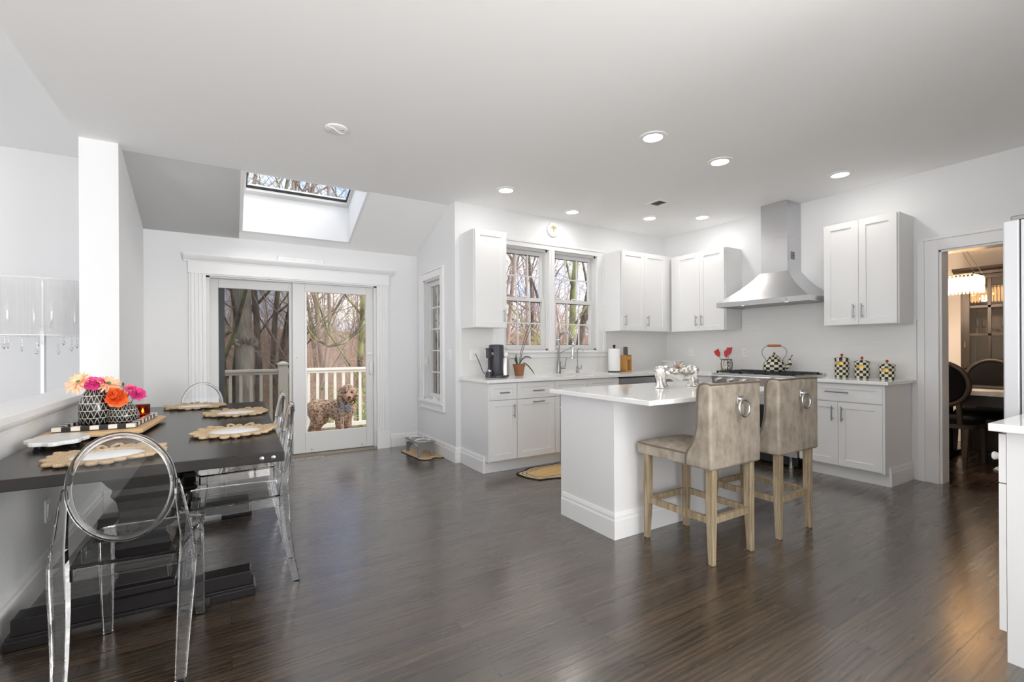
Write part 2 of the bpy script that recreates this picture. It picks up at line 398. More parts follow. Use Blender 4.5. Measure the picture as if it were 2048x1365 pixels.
# ================================================================ room shell
YW, YD, XC, XH, ZC = 4.54, 5.72, 2.05, 5.34, 2.785
YB, ZB = 4.69, 2.40                      # sloped nook ceiling: break line, low edge height
SL = (ZC - ZB) / (YD - YB)
def zs(y): return ZC - (y - YB) * SL
struct(MB().box(-6.1, -4.1, -0.12, 8.2, 5.88, 0.0).box(-6.1, 5.88, -0.12, -0.72, 6.45, 0), 'floor', FLOOR)
struct(MB().box(-0.946, -4.1, ZC, XH + 0.16, YW + 0.15, ZC + 0.12).box(-0.946, -4.1, ZC + 0.12, -0.80, 4.8, 3.17), 'ceiling', CEIL)
# sloped nook ceiling with the skylight well cut through it
sx0, sx1, sy0, sy1, RH = 0.114, 1.172, 4.705, 5.572, 0.44
mb = MB()
def slab(mb, x0, x1, y0, y1, t=0.10):
    mb.hexa([(x0, y0, zs(y0)), (x1, y0, zs(y0)), (x1, y1, zs(y1)), (x0, y1, zs(y1)), (x0, y0, zs(y0) + t), (x1, y0, zs(y0) + t), (x1, y1, zs(y1) + t), (x0, y1, zs(y1) + t)])
slab(mb, -0.72, sx0 - 0.03, YB, YD + 0.1); slab(mb, sx1 + 0.03, XC, YB, YD + 0.1); slab(mb, sx0 - 0.03, sx1 + 0.03, sy1 + 0.03, YD + 0.1)
slab(mb, -0.72, sx0 - 0.03, YB, YD + 0.2, 0.42)
struct(mb, 'ceiling_nook', CEIL)
sky = setting('window_skylight', (0, 0, 0))
mb = MB()
for a in ((sx0 - 0.03, sx0, sy0, sy1), (sx1, sx1 + 0.03, sy0, sy1), (sx0 - 0.03, sx1 + 0.03, sy1, sy1 + 0.03), (sx0 - 0.03, sx1 + 0.03, sy0 - 0.02, sy0)):
    slab(mb, a[0], a[1], a[2], a[3], RH)
mb.build('well', WALL, parent=sky)
mb = MB()
def slab2(mb, x0, x1, y0, y1, o, t):
    mb.hexa([(x, y, zs(y) + o + k) for k in (0, t) for x, y in ((x0, y0), (x1, y0), (x1, y1), (x0, y1))])
for a in ((sx0, sx0 + 0.03, sy0, sy1), (sx1 - 0.03, sx1, sy0, sy1), (sx0 + 0.03, sx1 - 0.03, sy1 - 0.06, sy1), (sx0 + 0.03, sx1 - 0.03, sy0, sy0 + 0.05)):
    slab2(mb, a[0], a[1], a[2], a[3], RH - 0.05, 0.07)
mb.build('frame', VINYL, parent=sky)
mb = MB()
for a in ((sx0 + 0.03, sx0 + 0.042, sy0 + .05, sy1 - .06), (sx1 - 0.042, sx1 - 0.03, sy0 + .05, sy1 - .06), (sx0 + 0.03, sx1 - 0.03, sy1 - 0.072, sy1 - .06)):
    slab2(mb, a[0], a[1], a[2], a[3], RH - 0.025, 0.02)
mb.build('gasket', BLACK, parent=sky)
mb = MB(); slab2(mb, sx0 + 0.03, sx1 - 0.03, sy0 + 0.05, sy1 - 0.06, RH - 0.01, 0.004)
mb.build('pane', GLASS, parent=sky)

# window wall of the kitchen (opening 2.64..4.035 x 1.19..2.40)
wx0, wx1, wz0, wz1 = 2.64, 4.035, 1.19, 2.40
mb = MB().box(XC, YW, 0, wx0, YW + 0.16, ZC).box(wx1, YW, 0, XH, YW + 0.16, ZC).box(wx0, YW, 0, wx1, YW + 0.16, wz0).box(wx0, YW, wz1, wx1, YW + 0.16, ZC)
struct(mb, 'wall_kitchen_window', WALL)
# short wall with the casement window (opening y 4.93..5.47, z 0.60..2.05)
cy0, cy1, cz0, cz1 = 4.93, 5.47, 0.60, 2.05
mb = MB()
def gable(y0, y1, z0, z1=None):
    zz = lambda y: (ZC if y <= YB else zs(y)) if z1 is None else z1
    mb.hexa([(XC, y0, z0), (XC + 0.15, y0, z0), (XC + 0.15, y1, z0), (XC, y1, z0), (XC, y0, zz(y0)), (XC + 0.15, y0, zz(y0)), (XC + 0.15, y1, zz(y1)), (XC, y1, zz(y1))])
gable(YW + 0.16, cy0, 0); gable(cy0, cy1, 0, cz0); gable(cy0, cy1, cz1); gable(cy1, YD, 0)
mb.box(XC, YD, 0, XC + .15, YD + .16, 2.5)
struct(mb, 'wall_casement', WALL)
# sliding door wall (opening x -0.21..1.535, z 0..2.0)
dx0, dx1, dz1 = -0.212, 1.535, 2.0
mb = MB().box(-0.72, YD, 0, dx0, YD + 0.16, 2.52).box(dx1, YD, 0, XC, YD + 0.16, 2.52).box(dx0, YD, dz1, dx1, YD + 0.16, 2.52)
struct(mb, 'wall_sliding_door', WALL)
# column and left wall of the nook, half wall
struct(MB().box(-0.946, 4.556, 0, -0.72, 4.80, ZC).box(-0.86, 4.80, 0, -0.72, 6.3, 3.17), 'wall_nook_left', WALL)
struct(MB().box(-1.0, -2.6, 0, -0.83, 4.556, 0.90), 'wall_half_height', WALL)
mb = MB().box(-1.03, -2.6, 0.905, -0.787, 4.556, 0.943)
mb.prism([(-0.83, 0.86), (-0.822, 0.86), (-0.822, 0.872), (-0.815, 0.877), (-0.803, 0.893), (-0.80, 0.905), (-0.83, 0.905)], 'y', -2.6, 4.556)
struct(mb, 'trim_half_wall_cap', TRIM, bevel=0.004)
# hood wall with the doorway to the dining room
oy0, oy1, oz1 = 0.60, 1.545, 2.06
mb = MB().box(XH, oy1, 0, XH + 0.16, YW + 0.16, ZC).box(XH, oy0, oz1, XH + 0.16, oy1, ZC).box(XH, -4.1, 0, XH + 0.16, oy0, ZC)
struct(mb, 'wall_hood', WALL)
struct(MB().box(2.48, -0.20, 0, XH, -0.06, ZC), 'wall_fridge', WALL)
# back wall with the window opening, living room shell, dining room shell
struct(MB().box(-6.1, -4.1, 0, -1.7, -3.98, 3.2).box(3.7, -4.1, 0, 5.5, -3.98, 3.2).box(-1.7, -4.1, 0, 3.7, -3.98, 0.15).box(-1.7, -4.1, 2.55, 3.7, -3.98, 3.2), 'wall_back', WALL)
struct(MB().box(-6.1, -4.1, 0, -5.98, -3.8, 3.2).box(-6.1, 4.8, 0, -5.98, 6.3, 3.2).box(-6.1, -.6, 0, -5.98, 1.8, 3.2).box(-6.1, -3.8, 0, -5.98, -.6, .25).box(-6.1, -3.8, 2.6, -5.98, -.6, 3.2).box(-6.1, 1.8, 0, -5.98, 4.8, .25).box(-6.1, 1.8, 2.65, -5.98, 4.8, 3.2), 'wall_living_left', WALL)
struct(MB().box(-6.1, 6.3, 0, -0.86, 6.42, 3.2), 'wall_living_far', WALL)
struct(MB().box(-6.1, -4.1, 3.17, -0.80, 6.42, 3.27), 'ceiling_living', CEIL)
DINWALL = M_('warm_white_wall_paint', (0.83, 0.80, 0.77), 0.6)
struct(MB().box(8.0, -2.1, 0, 8.12, 3.5, ZC), 'wall_dining_far', DINWALL)
struct(MB().box(5.5, 3.4, 0, 8.0, 3.5, ZC), 'wall_dining_left', DINWALL)
struct(MB().box(5.5, -2.1, 0, 8.0, -2.0, ZC), 'wall_dining_right', DINWALL)
struct(MB().box(5.5, -2.1, ZC, 8.12, 3.5, ZC + 0.1), 'ceiling_dining', CEIL)

# ---------------------------------------------------------------- skirting and casings
def skirting(name, axis, a, b, face, sgn, h=0.16, t=0.017, mat=TRIM):
    pr = [(0, 0), (t, 0), (t, h * 0.70), (t * 0.72, h * 0.78), (t * 0.72, h * 0.86), (t * 0.3, h), (0, h)]
    poly = [(face + sgn * d, z) for d, z in pr]
    return struct(MB().prism(poly, axis, a, b), name, mat)
skirting('baseboard_sliding_door', 'x', 1.70, XC, YD, -1)
skirting('baseboard_sliding_door_left', 'x', -0.72, -0.37, YD, -1)
def prof(h=0.165, t=0.017): return [(0, 0), (t, 0), (t, h * 0.70), (t * 0.72, h * 0.78), (t * 0.72, h * 0.86), (t * 0.3, h), (0, h)]
struct(moulding(MB(), [(XC, YD - 0.017), (XC, YW), (2.106, YW)], prof()), 'baseboard_casement', TRIM)
skirting('baseboard_half_wall', 'y', -2.6, 4.555, -0.83, 1, 0.165)
struct(moulding(MB(), [(-0.812, 4.556), (-0.72, 4.556), (-0.72, YD - .017)], prof()), 'baseboard_column', TRIM)
skirting('baseboard_dining', 'y', -2.0, 3.4, 8.0, -1, 0.17)
skirting('baseboard_living', 'x', -5.98, -0.86, 6.3, -1, 0.16)
struct(MB().box(7.975, -2.0, 0.86, 8.0, 3.4, 0.93), 'trim_dining_chair_rail', TRIM)
# doorway casing
mb = MB().box(XH - 0.02, oy1, 0, XH, oy1 + 0.095, oz1 + 0.095).box(XH - 0.028, oy1 + 0.095, 0, XH, oy1 + 0.145, oz1 + 0.11)
mb.box(XH - 0.02, oy0 - 0.1, oz1, XH, oy1, oz1 + 0.095).box(XH - 0.028, oy0 - 0.1, oz1 + 0.095, XH, oy1 + 0.095, oz1 + 0.125)
mb.box(XH, oy1 - 0.018, 0, XH + 0.16, oy1, oz1).box(XH, oy0, oz1 - 0.018, XH + 0.16, oy1, oz1).box(XH, oy0, 0, XH + 0.16, oy0 + 0.018, oz1)
struct(mb, 'trim_dining_doorway', TRIM, bevel=0.003)

# ---------------------------------------------------------------- backsplash
mb = MB().box(2.12, YW - 0.012, 0.914, 2.50, YW, 1.46).box(2.50, YW - 0.012, 0.914, 4.18, YW, 1.10).box(4.18, YW - 0.012, 0.914, XH, YW, 1.46)
mb.box(XH - 0.012, 1.70, 0.914, XH, YW - 0.012, 1.46).box(XH - 0.012, 2.33, 1.46, XH, 3.38, 1.80)
struct(mb, 'trim_tile_backsplash', TILE)

# ---------------------------------------------------------------- kitchen double-hung windows
def sash(root, x0, x1, z0, z1, y, fw=0.045, top=0.045, bot=0.045):
    mb = MB()
    mb.box(x0, y, z0, x0 + fw, y + 0.035, z1).box(x1 - fw, y, z0, x1, y + 0.035, z1).box(x0 + fw, y, z1 - top, x1 - fw, y + 0.035, z1).box(x0 + fw, y, z0, x1 - fw, y + 0.035, z0 + bot)
    s = mb.build('sash', VINYL, parent=root, bevel=0.004)
    gx0, gx1, gz0, gz1 = x0 + fw, x1 - fw, z0 + bot, z1 - top
    mb = MB()
    for i in (1, 2):
        x = gx0 + (gx1 - gx0) * i / 3; mb.box(x - 0.008, y + 0.012, gz0, x + 0.008, y + 0.024, gz1)
    zm = (gz0 + gz1) / 2; mb.box(gx0, y + 0.0125, zm - 0.008, gx1, y + 0.0235, zm + 0.008)
    mb.build('muntin', VINYL, parent=s)
    MB().box(gx0, y + 0.016, gz0, gx1, y + 0.019, gz1).build('pane', GLASS, parent=s)
    MB().box(gx0, y + 0.028, gz0, gx1, y + 0.034, gz0 + 0.006).box(gx0, y + 0.028, gz1 - 0.006, gx1, y + 0.034, gz1).build('gasket', BLACK, parent=s)
    return s
def hung(name, x0, x1):
    r = setting(name)
    MB().box(x0, YW + 0.03, wz0, x0 + 0.022, YW + 0.15, wz1).box(x1 - 0.022, YW + 0.03, wz0, x1, YW + 0.15, wz1).box(x0, YW + 0.03, wz1 - 0.025, x1, YW + 0.15, wz1).box(x0, YW + 0.03, wz0, x1, YW + 0.15, wz0 + 0.02).build('frame', VINYL, parent=r)
    a, b = x0 + 0.022, x1 - 0.022
    sash(r, a, b, 1.775, wz1 - 0.025, YW + 0.085)
    s = sash(r, a, b, wz0 + 0.02, 1.815, YW + 0.045)
    MB().box((a + b) / 2 - 0.03, YW + 0.035, 1.815, (a + b) / 2 + 0.03, YW + 0.06, 1.83).build('latch', PLASTER, parent=s, bevel=0.003)
    return r
hung('window_1', wx0, 3.272); hung('window_2', 3.352, wx1)
mb = MB().box(2.5501, YW - 0.02, 1.191, wx0 + 0.005, YW, 2.3949).box(wx1 - 0.005, YW - 0.02, 1.191, 4.1249, YW, 2.3949).box(2.5501, YW - 0.0201, 2.395, 4.1249, YW, 2.4449).box(2.4998, YW - 0.03, 2.445, 4.1742, YW, 2.475)
mb.box(3.272, YW - 0.0195, 1.191, 3.352, YW + 0.15, 2.3949).box(3.297, YW - 0.026, 1.191, 3.327, YW - 0.0196, 2.3949)
mb.box(4.125, YW - 0.028, 1.191, 4.174, YW, 2.4449).box(2.50, YW - 0.028, 1.191, 2.55, YW, 2.4449)
mb.box(2.48, YW - 0.055, 1.165, 4.19, YW + 0.03, 1.19).box(2.50, YW - 0.022, 1.105, 4.174, YW, 1.1649)
struct(mb, 'trim_kitchen_window', TRIM, bevel=0.003)

# ---------------------------------------------------------------- casement window
r = setting('window_3')
mb = MB().box(XC - 0.02, cy0 - 0.0749, 0.526, XC, cy0, 2.129).box(XC - 0.02, cy1, 0.526, XC, cy1 + 0.0749, 2.129).box(XC - 0.0199, cy0, cz1, XC, cy1, 2.129).box(XC - 0.028, cy0 - 0.105, 0.526, XC, cy0 - 0.075, 2.1299).box(XC - 0.028, cy1 + .075, 0.526, XC, cy1 + 0.105, 2.1299).box(XC - .0282, cy0 - .1052, 2.13, XC, cy1 + .1052, 2.15)
mb.box(XC - 0.0199, cy0, 0.526, XC, cy1, cz0 - .0201).box(XC - 0.05, cy0 - 0.104, cz0 - 0.02, XC + 0.0399, cy1 + 0.104, cz0 + 0.005).box(XC - .0282, cy0 - .1052, 0.50, XC, cy1 + .1052, 0.5255)
struct(mb, 'trim_casement_window', TRIM, bevel=0.003)
MB().box(XC, cy0, cz0, XC + 0.12, cy0 + 0.02, cz1).box(XC, cy1 - 0.02, cz0, XC + 0.12, cy1, cz1).box(XC, cy0, cz1 - 0.02, XC + 0.12, cy1, cz1).box(XC, cy0, cz0, XC + 0.12, cy1, cz0 + 0.02).build('frame', VINYL, parent=r)
f = 0.055; x = XC + 0.05
s = MB().box(x, cy0 + .02, cz0 + .02, x + .04, cy0 + .02 + f, cz1 - .02).box(x, cy1 - .02 - f, cz0 + .02, x + .04, cy1 - .02, cz1 - .02).box(x, cy0 + .02 + f, cz1 - .02 - f, x + .04, cy1 - .02 - f, cz1 - .02).box(x, cy0 + .02 + f, cz0 + .02, x + .04, cy1 - .02 - f, cz0 + .02 + f).build('sash', VINYL, parent=r, bevel=0.004)
ga, gb, gc, gd = cy0 + .02 + f, cy1 - .02 - f, cz0 + .02 + f, cz1 - .02 - f
mb = MB()
for i in range(1, 5):
    z = gc + (gd - gc) * i / 5; mb.box(x + .012, ga, z - .008, x + .026, gb, z + .008)
mb.box(x + .0125, (ga + gb) / 2 - .008, gc, x + .0255, (ga + gb) / 2 + .008, gd)
mb.build('muntin', VINYL, parent=s)
MB().box(x + .018, ga, gc, x + .021, gb, gd).build('pane', GLASS, parent=s)
MB().box(XC + .095, ga - .02, gc - .02, XC + .097, gb + .02, gd + .02).build('insect_screen', SCREEN, parent=r)
mb = MB().tube([(XC - 0.005, 5.13, 0.625), (XC - .03, 5.11, 0.64), (XC - .045, 5.06, .655), (XC - .05, 5.02, .645)], 0.007, 8).ball((XC - .05, 5.015, .645), .011).box(XC - .01, 5.08, .605, XC + .02, 5.19, .63)
mb.build('crank_handle', PLASTER, parent=r, smooth=40)
MB().box(XC + 0.005, cy1 - .045, 1.0, XC + .02, cy1 - .02, 1.10).tube([(XC + .0, cy1 - .03, 1.05), (XC - .02, cy1 - .04, 1.03), (XC - .02, cy1 - .04, .97)], .005, 6).build('latch', PLASTER, parent=r)

# ---------------------------------------------------------------- sliding patio door
door = setting('door_1')
y0 = YD + 0.02
MB().box(dx0, y0, 0, dx0 + 0.03, YD + 0.16, dz1).box(dx1 - 0.03, y0, 0, dx1, YD + 0.16, dz1).box(dx0, y0, dz1 - 0.03, dx1, YD + 0.16, dz1).build('frame', VINYL, parent=door)
MB().box(dx0, y0 - .02, 0.0, dx1, YD + 0.2, 0.022).box(dx0, YD + .10, .022, dx1, YD + .112, .035).build('sill', M_('bronze_threshold', (0.22, 0.19, 0.155), 0.4, 0.4), parent=door)
def panel(x0, x1, y, l, rr, t, b, nm):
    p = MB().box(x0, y, .025, x0 + l, y + .045, dz1 - .025).box(x1 - rr, y, .025, x1, y + .045, dz1 - .025).box(x0 + l, y, dz1 - .025 - t, x1 - rr, y + .045, dz1 - .025).box(x0 + l, y, .025, x1 - rr, y + .045, .025 + b).build(nm, VINYL, parent=door, bevel=0.004)
    MB().box(x0 + l, y + .018, .025 + b, x1 - rr, y + .022, dz1 - .025 - t).build('pane', GLASS, parent=p)
    return p
pl = panel(dx0 + 0.01, 0.665, YD + .125, 0.095, 0.09, 0.095, 0.21, 'fixed_panel')
pr = panel(0.605, dx1 - 0.012, YD + .07, 0.128, 0.098, 0.095, 0.235, 'sliding_panel')
mb = MB().box(0.733, YD + .068, .26, 0.752, YD + .118, dz1 - .12).build('glazing_bead', TRIM, parent=pr)
hx = dx1 - 0.055
mb = MB().box(hx - .018, YD + .056, 0.90, hx + .018, YD + .07, 1.06).tube([(hx - .012, YD + .06, 0.91), (hx - .015, YD + .02, 0.925), (hx - .016, YD + .012, .96), (hx - .016, YD + .012, 1.01), (hx - .015, YD + .02, 1.045), (hx - .012, YD + .06, 1.055)], .011, 10)
mb.build('pull_handle', PLASTER, parent=pr, smooth=40)
MB().box(hx - .05, YD + .05, 1.155, hx + .01, YD + .07, 1.175).build('latch', PLASTER, parent=pr, bevel=.003)
MB().ball((0.655, YD + .065, 1.13), .014).build('lock_button', PLASTER, parent=pr, smooth=60)
for q in (0.80, 1.37): MB().ball((q, YD + .068, 0.06), .008).build('roller_screw', NICKEL, parent=pr, smooth=60)
# insect screen slid over the fixed panel
sc = MB().box(dx0 + .10, YD + .20, .03, dx0 + .16, YD + .215, dz1 - .03).box(0.60, YD + .20, .03, 0.66, YD + .215, dz1 - .03).box(dx0 + .10, YD + .20, .03, .66, YD + .215, .09).box(dx0 + .10, YD + .20, dz1 - .09, .66, YD + .215, dz1 - .03).build('screen_frame', M_('charcoal_screen_frame', (0.035, 0.04, 0.042), 0.45), parent=door)
MB().box(dx0 + .16, YD + .206, .09, 0.60, YD + .208, dz1 - .09).build('insect_screen', SCREEN, parent=sc)
# fluted surround with a moulded head
mb = MB()
for a, b in ((-0.358, -0.212), (1.535, 1.680)):
    mb.box(a, YD - .018, 0.20, b, YD, 2.0)
    w = (b - a) / 9
    for i in range(4):
        c = a + w * (1.5 + 2 * i); mb.tube([(c, YD - .018, .20), (c, YD - .018, 2.0)], w * 0.62, 8)
    mb.box(a - .006, YD - .032, 0, b + .006, YD, 0.20)
mb.box(-0.362, YD - .03, 2.0, 1.684, YD, 2.115)
mb.prism([(YD, 2.115), (YD - .032, 2.115), (YD - .036, 2.13), (YD - .05, 2.142), (YD - .066, 2.165), (YD - .072, 2.18), (YD - .072, 2.195), (YD, 2.195)], 'x', -0.40, 1.722)
mb.box(dx0, YD - .012, 1.985, dx1, YD + .03, 2.0)
struct(mb, 'trim_sliding_door', TRIM)
# ================================================================ kitchen cabinets
def shaker(parent, x0, x1, z0, z1, y=0.0, rail=0.057, t=0.02, name='door', dep=0.009):
    """recessed-panel front lying in the plane y, facing -y"""
    mb = MB()
    o = [(x0, y, z0), (x1, y, z0), (x1, y, z1), (x0, y, z1)]
    i = [(x0 + rail, y, z0 + rail), (x1 - rail, y, z0 + rail), (x1 - rail, y, z1 - rail), (x0 + rail, y, z1 - rail)]
    k = [(p[0] + (0.003 if a in (0, 3) else -0.003), y + dep, p[2] + (0.003 if a < 2 else -0.003)) for a, p in enumerate(i)]
    b = [(p[0], y + t, p[2]) for p in o]
    O, I, K, B = ([mb.v(p) for p in q] for q in (o, i, k, b))
    for a in range(4):
        c = (a + 1) % 4
        mb.face((O[a], O[c], I[c], I[a])); mb.face((I[a], I[c], K[c], K[a])); mb.face((O[c], O[a], B[a], B[c]))
    mb.face(K); mb.face(list(reversed(B)))
    return mb.build(name, CAB, parent=parent)
def pull(parent, x, z, length, vertical, y=0.0, name='handle'):
    mb = MB(); h = length / 2
    d = (0, 0, 1) if vertical else (1, 0, 0)
    P = lambda s, yy: (x + d[0] * s, yy, z + d[2] * s)
    mb.tube([P(-h, y - 0.032), P(h, y - 0.032)], 0.006, 10)
    for s in (-h * 0.68, h * 0.68): mb.tube([P(s, y), P(s, y - 0.032)], 0.005, 8)
    return mb.build(name, NICKEL, parent=parent, smooth=40)
def carcass(parent, w, d, z0, z1, t=0.02):
    return MB().box(0, t + 0.002, z0, w, d, z1).build('carcass', CAB, parent=parent)
WD, HD = 0.33, 0.62
RZ = -pi / 2
def end_moulding(parent, x, y0, y1, sgn, h=0.165):
    t = 0.017; pr = [(0, 0), (t, 0), (t, h * .7), (t * .72, h * .78), (t * .72, h * .86), (t * .3, h), (0, h)]
    return MB().prism([(x + sgn * d, z) for d, z in pr], 'y', y0, y1).build('base_moulding', TRIM, parent=parent)
BASES, WALLS = 'white shaker base cabinets', 'white shaker wall cabinets'
# --- window wall, left: narrow door under drawer, with the finished end panel
fy = 3.92
c = thing('base_cabinet', 'narrow white base cabinet at the open end, one small drawer over one door', 'cabinet', (2.112, fy, 0), 0, BASES)
w = 0.322; carcass(c, w, HD - 0.002, 0.115, 0.884)
MB().box(-0.004, 0.0, 0.115, 0.012, HD - 0.002, 0.884).build('end_panel', CAB, parent=c)
MB().box(-0.004, 0.075, 0, w, 0.09, 0.115).box(-0.004, 0.0901, 0, 0.0115, HD - .002, 0.114).build('toe_kick', CAB, parent=c)
end_moulding(c, -0.004, 0.08, HD - .002, -1)
d = shaker(c, 0.014, w - .003, 0.715, 0.872, rail=0.045, name='drawer'); pull(d, 0.165, 0.785, 0.105, False)
d = shaker(c, 0.014, w - .003, 0.125, 0.708); pull(d, w - .045, 0.60, 0.135, True)
# --- pull-out cabinet beside it
c = thing('base_cabinet', 'white base cabinet between the narrow one and the sink, with horizontal pulls only', 'cabinet', (2.434, fy, 0), 0, BASES)
w = 0.466; carcass(c, w, HD - .002, 0.115, 0.884); MB().box(0, .075, 0, w, .09, .115).build('toe_kick', CAB, parent=c)
d = shaker(c, .003, w - .003, .715, .872, rail=.045, name='drawer'); pull(d, w / 2 + .01, .79, .135, False)
d = shaker(c, .003, w - .003, .125, .708); pull(d, w / 2 + .01, .678, .135, False)
# --- sink base
c = thing('sink_cabinet', 'white base cabinet under the sink with two blank drawer fronts', 'cabinet', (2.90, fy, 0), 0, BASES)
w = 0.91; MB().box(0, .022, .115, w, HD - .002, .66).box(0, .022, .66, w, .05, .884).build('carcass', CAB, parent=c); MB().box(0, .075, 0, w, .09, .115).build('toe_kick', CAB, parent=c)
for a, b in ((.003, w / 2 - .0015), (w / 2 + .0015, w - .003)):
    shaker(c, a, b, .715, .872, rail=.045, name='false_drawer_front'); d = shaker(c, a, b, .125, .708); pull(d, a + .05 if a > .1 else b - .05, .60, .135, True)
# --- dishwasher
c = thing('dishwasher', 'stainless steel dishwasher under the counter right of the sink', 'dishwasher', (3.812, fy, 0))
MB().box(0, .022, .10, .60, .60, .880).build('body', STEEL_D, parent=c)
MB().box(.003, 0, .11, .597, .022, .800).build('door', STEEL, parent=c, bevel=.003)
p = MB().box(.003, 0.003, .803, .597, .022, .862).build('control_panel', steel_mat('panel_steel', (.45, .45, .45), .3, (200, 2, 2)), parent=c)
MB().box(.003, .004, .863, .597, .022, .880).build('vent_gap', BLACK, parent=c); MB().box(0, .08, 0, .6, .09, .10).build('toe_kick', BLACK, parent=c)
# --- corner base on the hood wall, left of the range
c = thing('corner_cabinet', 'white corner base cabinet between the dishwasher and the range', 'cabinet', (4.78, 3.925, 0), RZ, BASES)
w = 0.545; MB().box(-.60, .022, .115, w, .55, .884).build('carcass', CAB, parent=c); MB().box(0, .075, 0, w, .09, .115).build('toe_kick', CAB, parent=c)
d = shaker(c, .06, w - .003, .715, .872, rail=.045, name='drawer'); d = shaker(c, .06, w - .003, .125, .708); pull(d, .11, .60, .135, True)
# --- right of the range
c = thing('base_cabinet', 'white base cabinet right of the range, wide drawer over a pair of doors', 'cabinet', (4.78, 2.445, 0), RZ, BASES)
w = 0.70; carcass(c, w, .552, .115, .884)
MB().box(w - .012, 0, .115, w + .004, .552, .884).build('end_panel', CAB, parent=c)
MB().box(0, .075, 0, w + .004, .09, .115).box(w - .0115, .0901, 0, w + .004, .552, .114).build('toe_kick', CAB, parent=c)
end_moulding(c, w + .004, .085, .552, 1)
d = shaker(c, .003, w - .014, .715, .872, rail=.045, name='drawer'); pull(d, w / 2 - .006, .80, .19, False)
for a, b, h in ((.003, w / 2 - .007, w / 2 - .045), (w / 2 - .004, w - .014, w / 2 + .034)):
    d = shaker(c, a, b, .125, .708); pull(d, h, .60, .135, True)
# --- worktops
sx_, sX_, sy_, sY_ = 3.12, 3.88, 4.03, 4.40
mb = MB().box(2.083, 3.89, .884, sx_, YW - .001, .914).box(sX_, 3.89, .884, XH - .001, YW - .001, .914).box(sx_, 3.89, .884, sX_, sy_, .914).box(sx_, sY_, .884, sX_, YW - .001, .914).box(4.745, 3.372, .884, XH - .001, 3.89, .914)
tag(mb.build('worktop', QUARTZ), 'white quartz worktop running under the window round to the range', 'worktop', 'white quartz worktops')
tag(MB().box(4.745, 1.705, .884, XH - .001, 2.448, .914).build('worktop', QUARTZ, bevel=.003), 'short white quartz worktop right of the range, holding three canisters', 'worktop', 'white quartz worktops')
mb = MB()
for a in ((sx_ - .01, sy_ - .01, sx_ + .012, sY_ + .01), (sX_ - .012, sy_ - .01, sX_ + .01, sY_ + .01), (sx_ + .012, sy_ - .01, sX_ - .012, sy_ + .012), (sx_ + .012, sY_ - .012, sX_ - .012, sY_ + .01)):
    mb.box(a[0], a[1], .69, a[2], a[3], .8835)
mb.box(sx_ - .01, sy_ - .01, .675, sX_ + .01, sY_ + .01, .69)
s = tag(mb.build('sink', STEEL), 'undermount stainless sink set in the worktop below the window', 'sink')
# --- wall cabinets
def wall_cab(label, loc, rz, w, z0, z1, fronts, d=WD, name='wall_cabinet', shell0=0.0):
    c = thing(name, label, 'cabinet', loc, rz, WALLS)
    MB().box(shell0, .022, z0, w, d - .002, z1).build('carcass', CAB, parent=c)
    for a, b, hx in fronts:
        q = shaker(c, a, b, z0 + .002, z1 - .003); pull(q, hx, z0 + .125, .135, True)
    return c
wall_cab('tall narrow single-door wall cabinet left of the kitchen window', (2.112, 4.21, 0), 0, .382, 1.433, 2.44, [(.012, .379, .342)])
wall_cab('two-door wall cabinet between the kitchen window and the corner, facing the island', (4.145, 4.21, 0), 0, 1.19, 1.433, 2.435, [(.012, .405, .05), (.409, .80, .447)])
c = wall_cab('two-door wall cabinet in the corner, left of the range hood', (5.01, 4.13, 0), RZ, .74, 1.425, 2.412, [(.03, .386, .35), (.389, .728, .427)], shell0=-.06)
wall_cab('two-door wall cabinet between the range hood and the doorway', (5.01, 2.322, 0), RZ, .60, 1.422, 2.402, [(.003, .295, .262), (.298, .588, .331)])
# ================================================================ range hood
hd = thing('range_hood', 'stainless steel chimney range hood above the stove', 'range hood', (XH, 2.86, 0))
def hb(): return MB((XH, 2.86, 0))
ch = hb().box(5.065, 2.70, 2.02, XH - .002, 2.985, ZC - .003).build('chimney', STEEL, parent=hd)
mb = hb()
for r_ in range(7):
    for k in range(4): mb.box(5.135 + k * .02, 2.6975, 2.16 + r_ * .012, 5.149 + k * .02, 2.7015, 2.167 + r_ * .012)
mb.build('vent_slots', BLACK, parent=ch)
mb = hb()
A = [(4.80, 2.36, 1.725), (XH - .002, 2.36, 1.725), (XH - .002, 3.36, 1.725), (4.80, 3.36, 1.725)]
def ring(t, z): # concave flare from the skirt up to the chimney
    lo = [(4.80, 2.36), (XH - .002, 2.36), (XH - .002, 3.36), (4.80, 3.36)]; hi = [(5.055, 2.69), (XH - .002, 2.69), (XH - .002, 2.995), (5.055, 2.995)]
    return [(a[0] + (b[0] - a[0]) * t, a[1] + (b[1] - a[1]) * t, z) for a, b in zip(lo, hi)]
mb.loft([ring(0, 1.725), ring(.28, 1.79), ring(.56, 1.865), ring(.80, 1.945), ring(1, 2.03)])
mb.build('canopy', STEEL, parent=hd, smooth=50)
mb = hb().box(4.80, 2.36, 1.672, 4.812, 3.36, 1.725).box(4.812, 2.36, 1.672, XH - .002, 2.372, 1.725).box(4.812, 3.348, 1.672, XH - .002, 3.36, 1.725)
sk = mb.build('skirt', STEEL, parent=hd)
hb().box(4.812, 2.372, 1.684, XH - .004, 3.348, 1.69).build('filter_panel', STEEL_D, parent=hd)
for y in (2.62, 2.56): hb().tube([(4.80, y, 1.698), (4.79, y, 1.698)], .009, 12).build('control_knob', CHROME, parent=sk, smooth=40)
for y in (2.62, 3.10): hb().lathe([(.028, 0), (.028, .006)], (4.88, y, 1.680), 16).build('hood_light', M_('hood_lamp', (1, 1, 1), .5, emit=(1, .95, .88), estr=6), parent=hd)
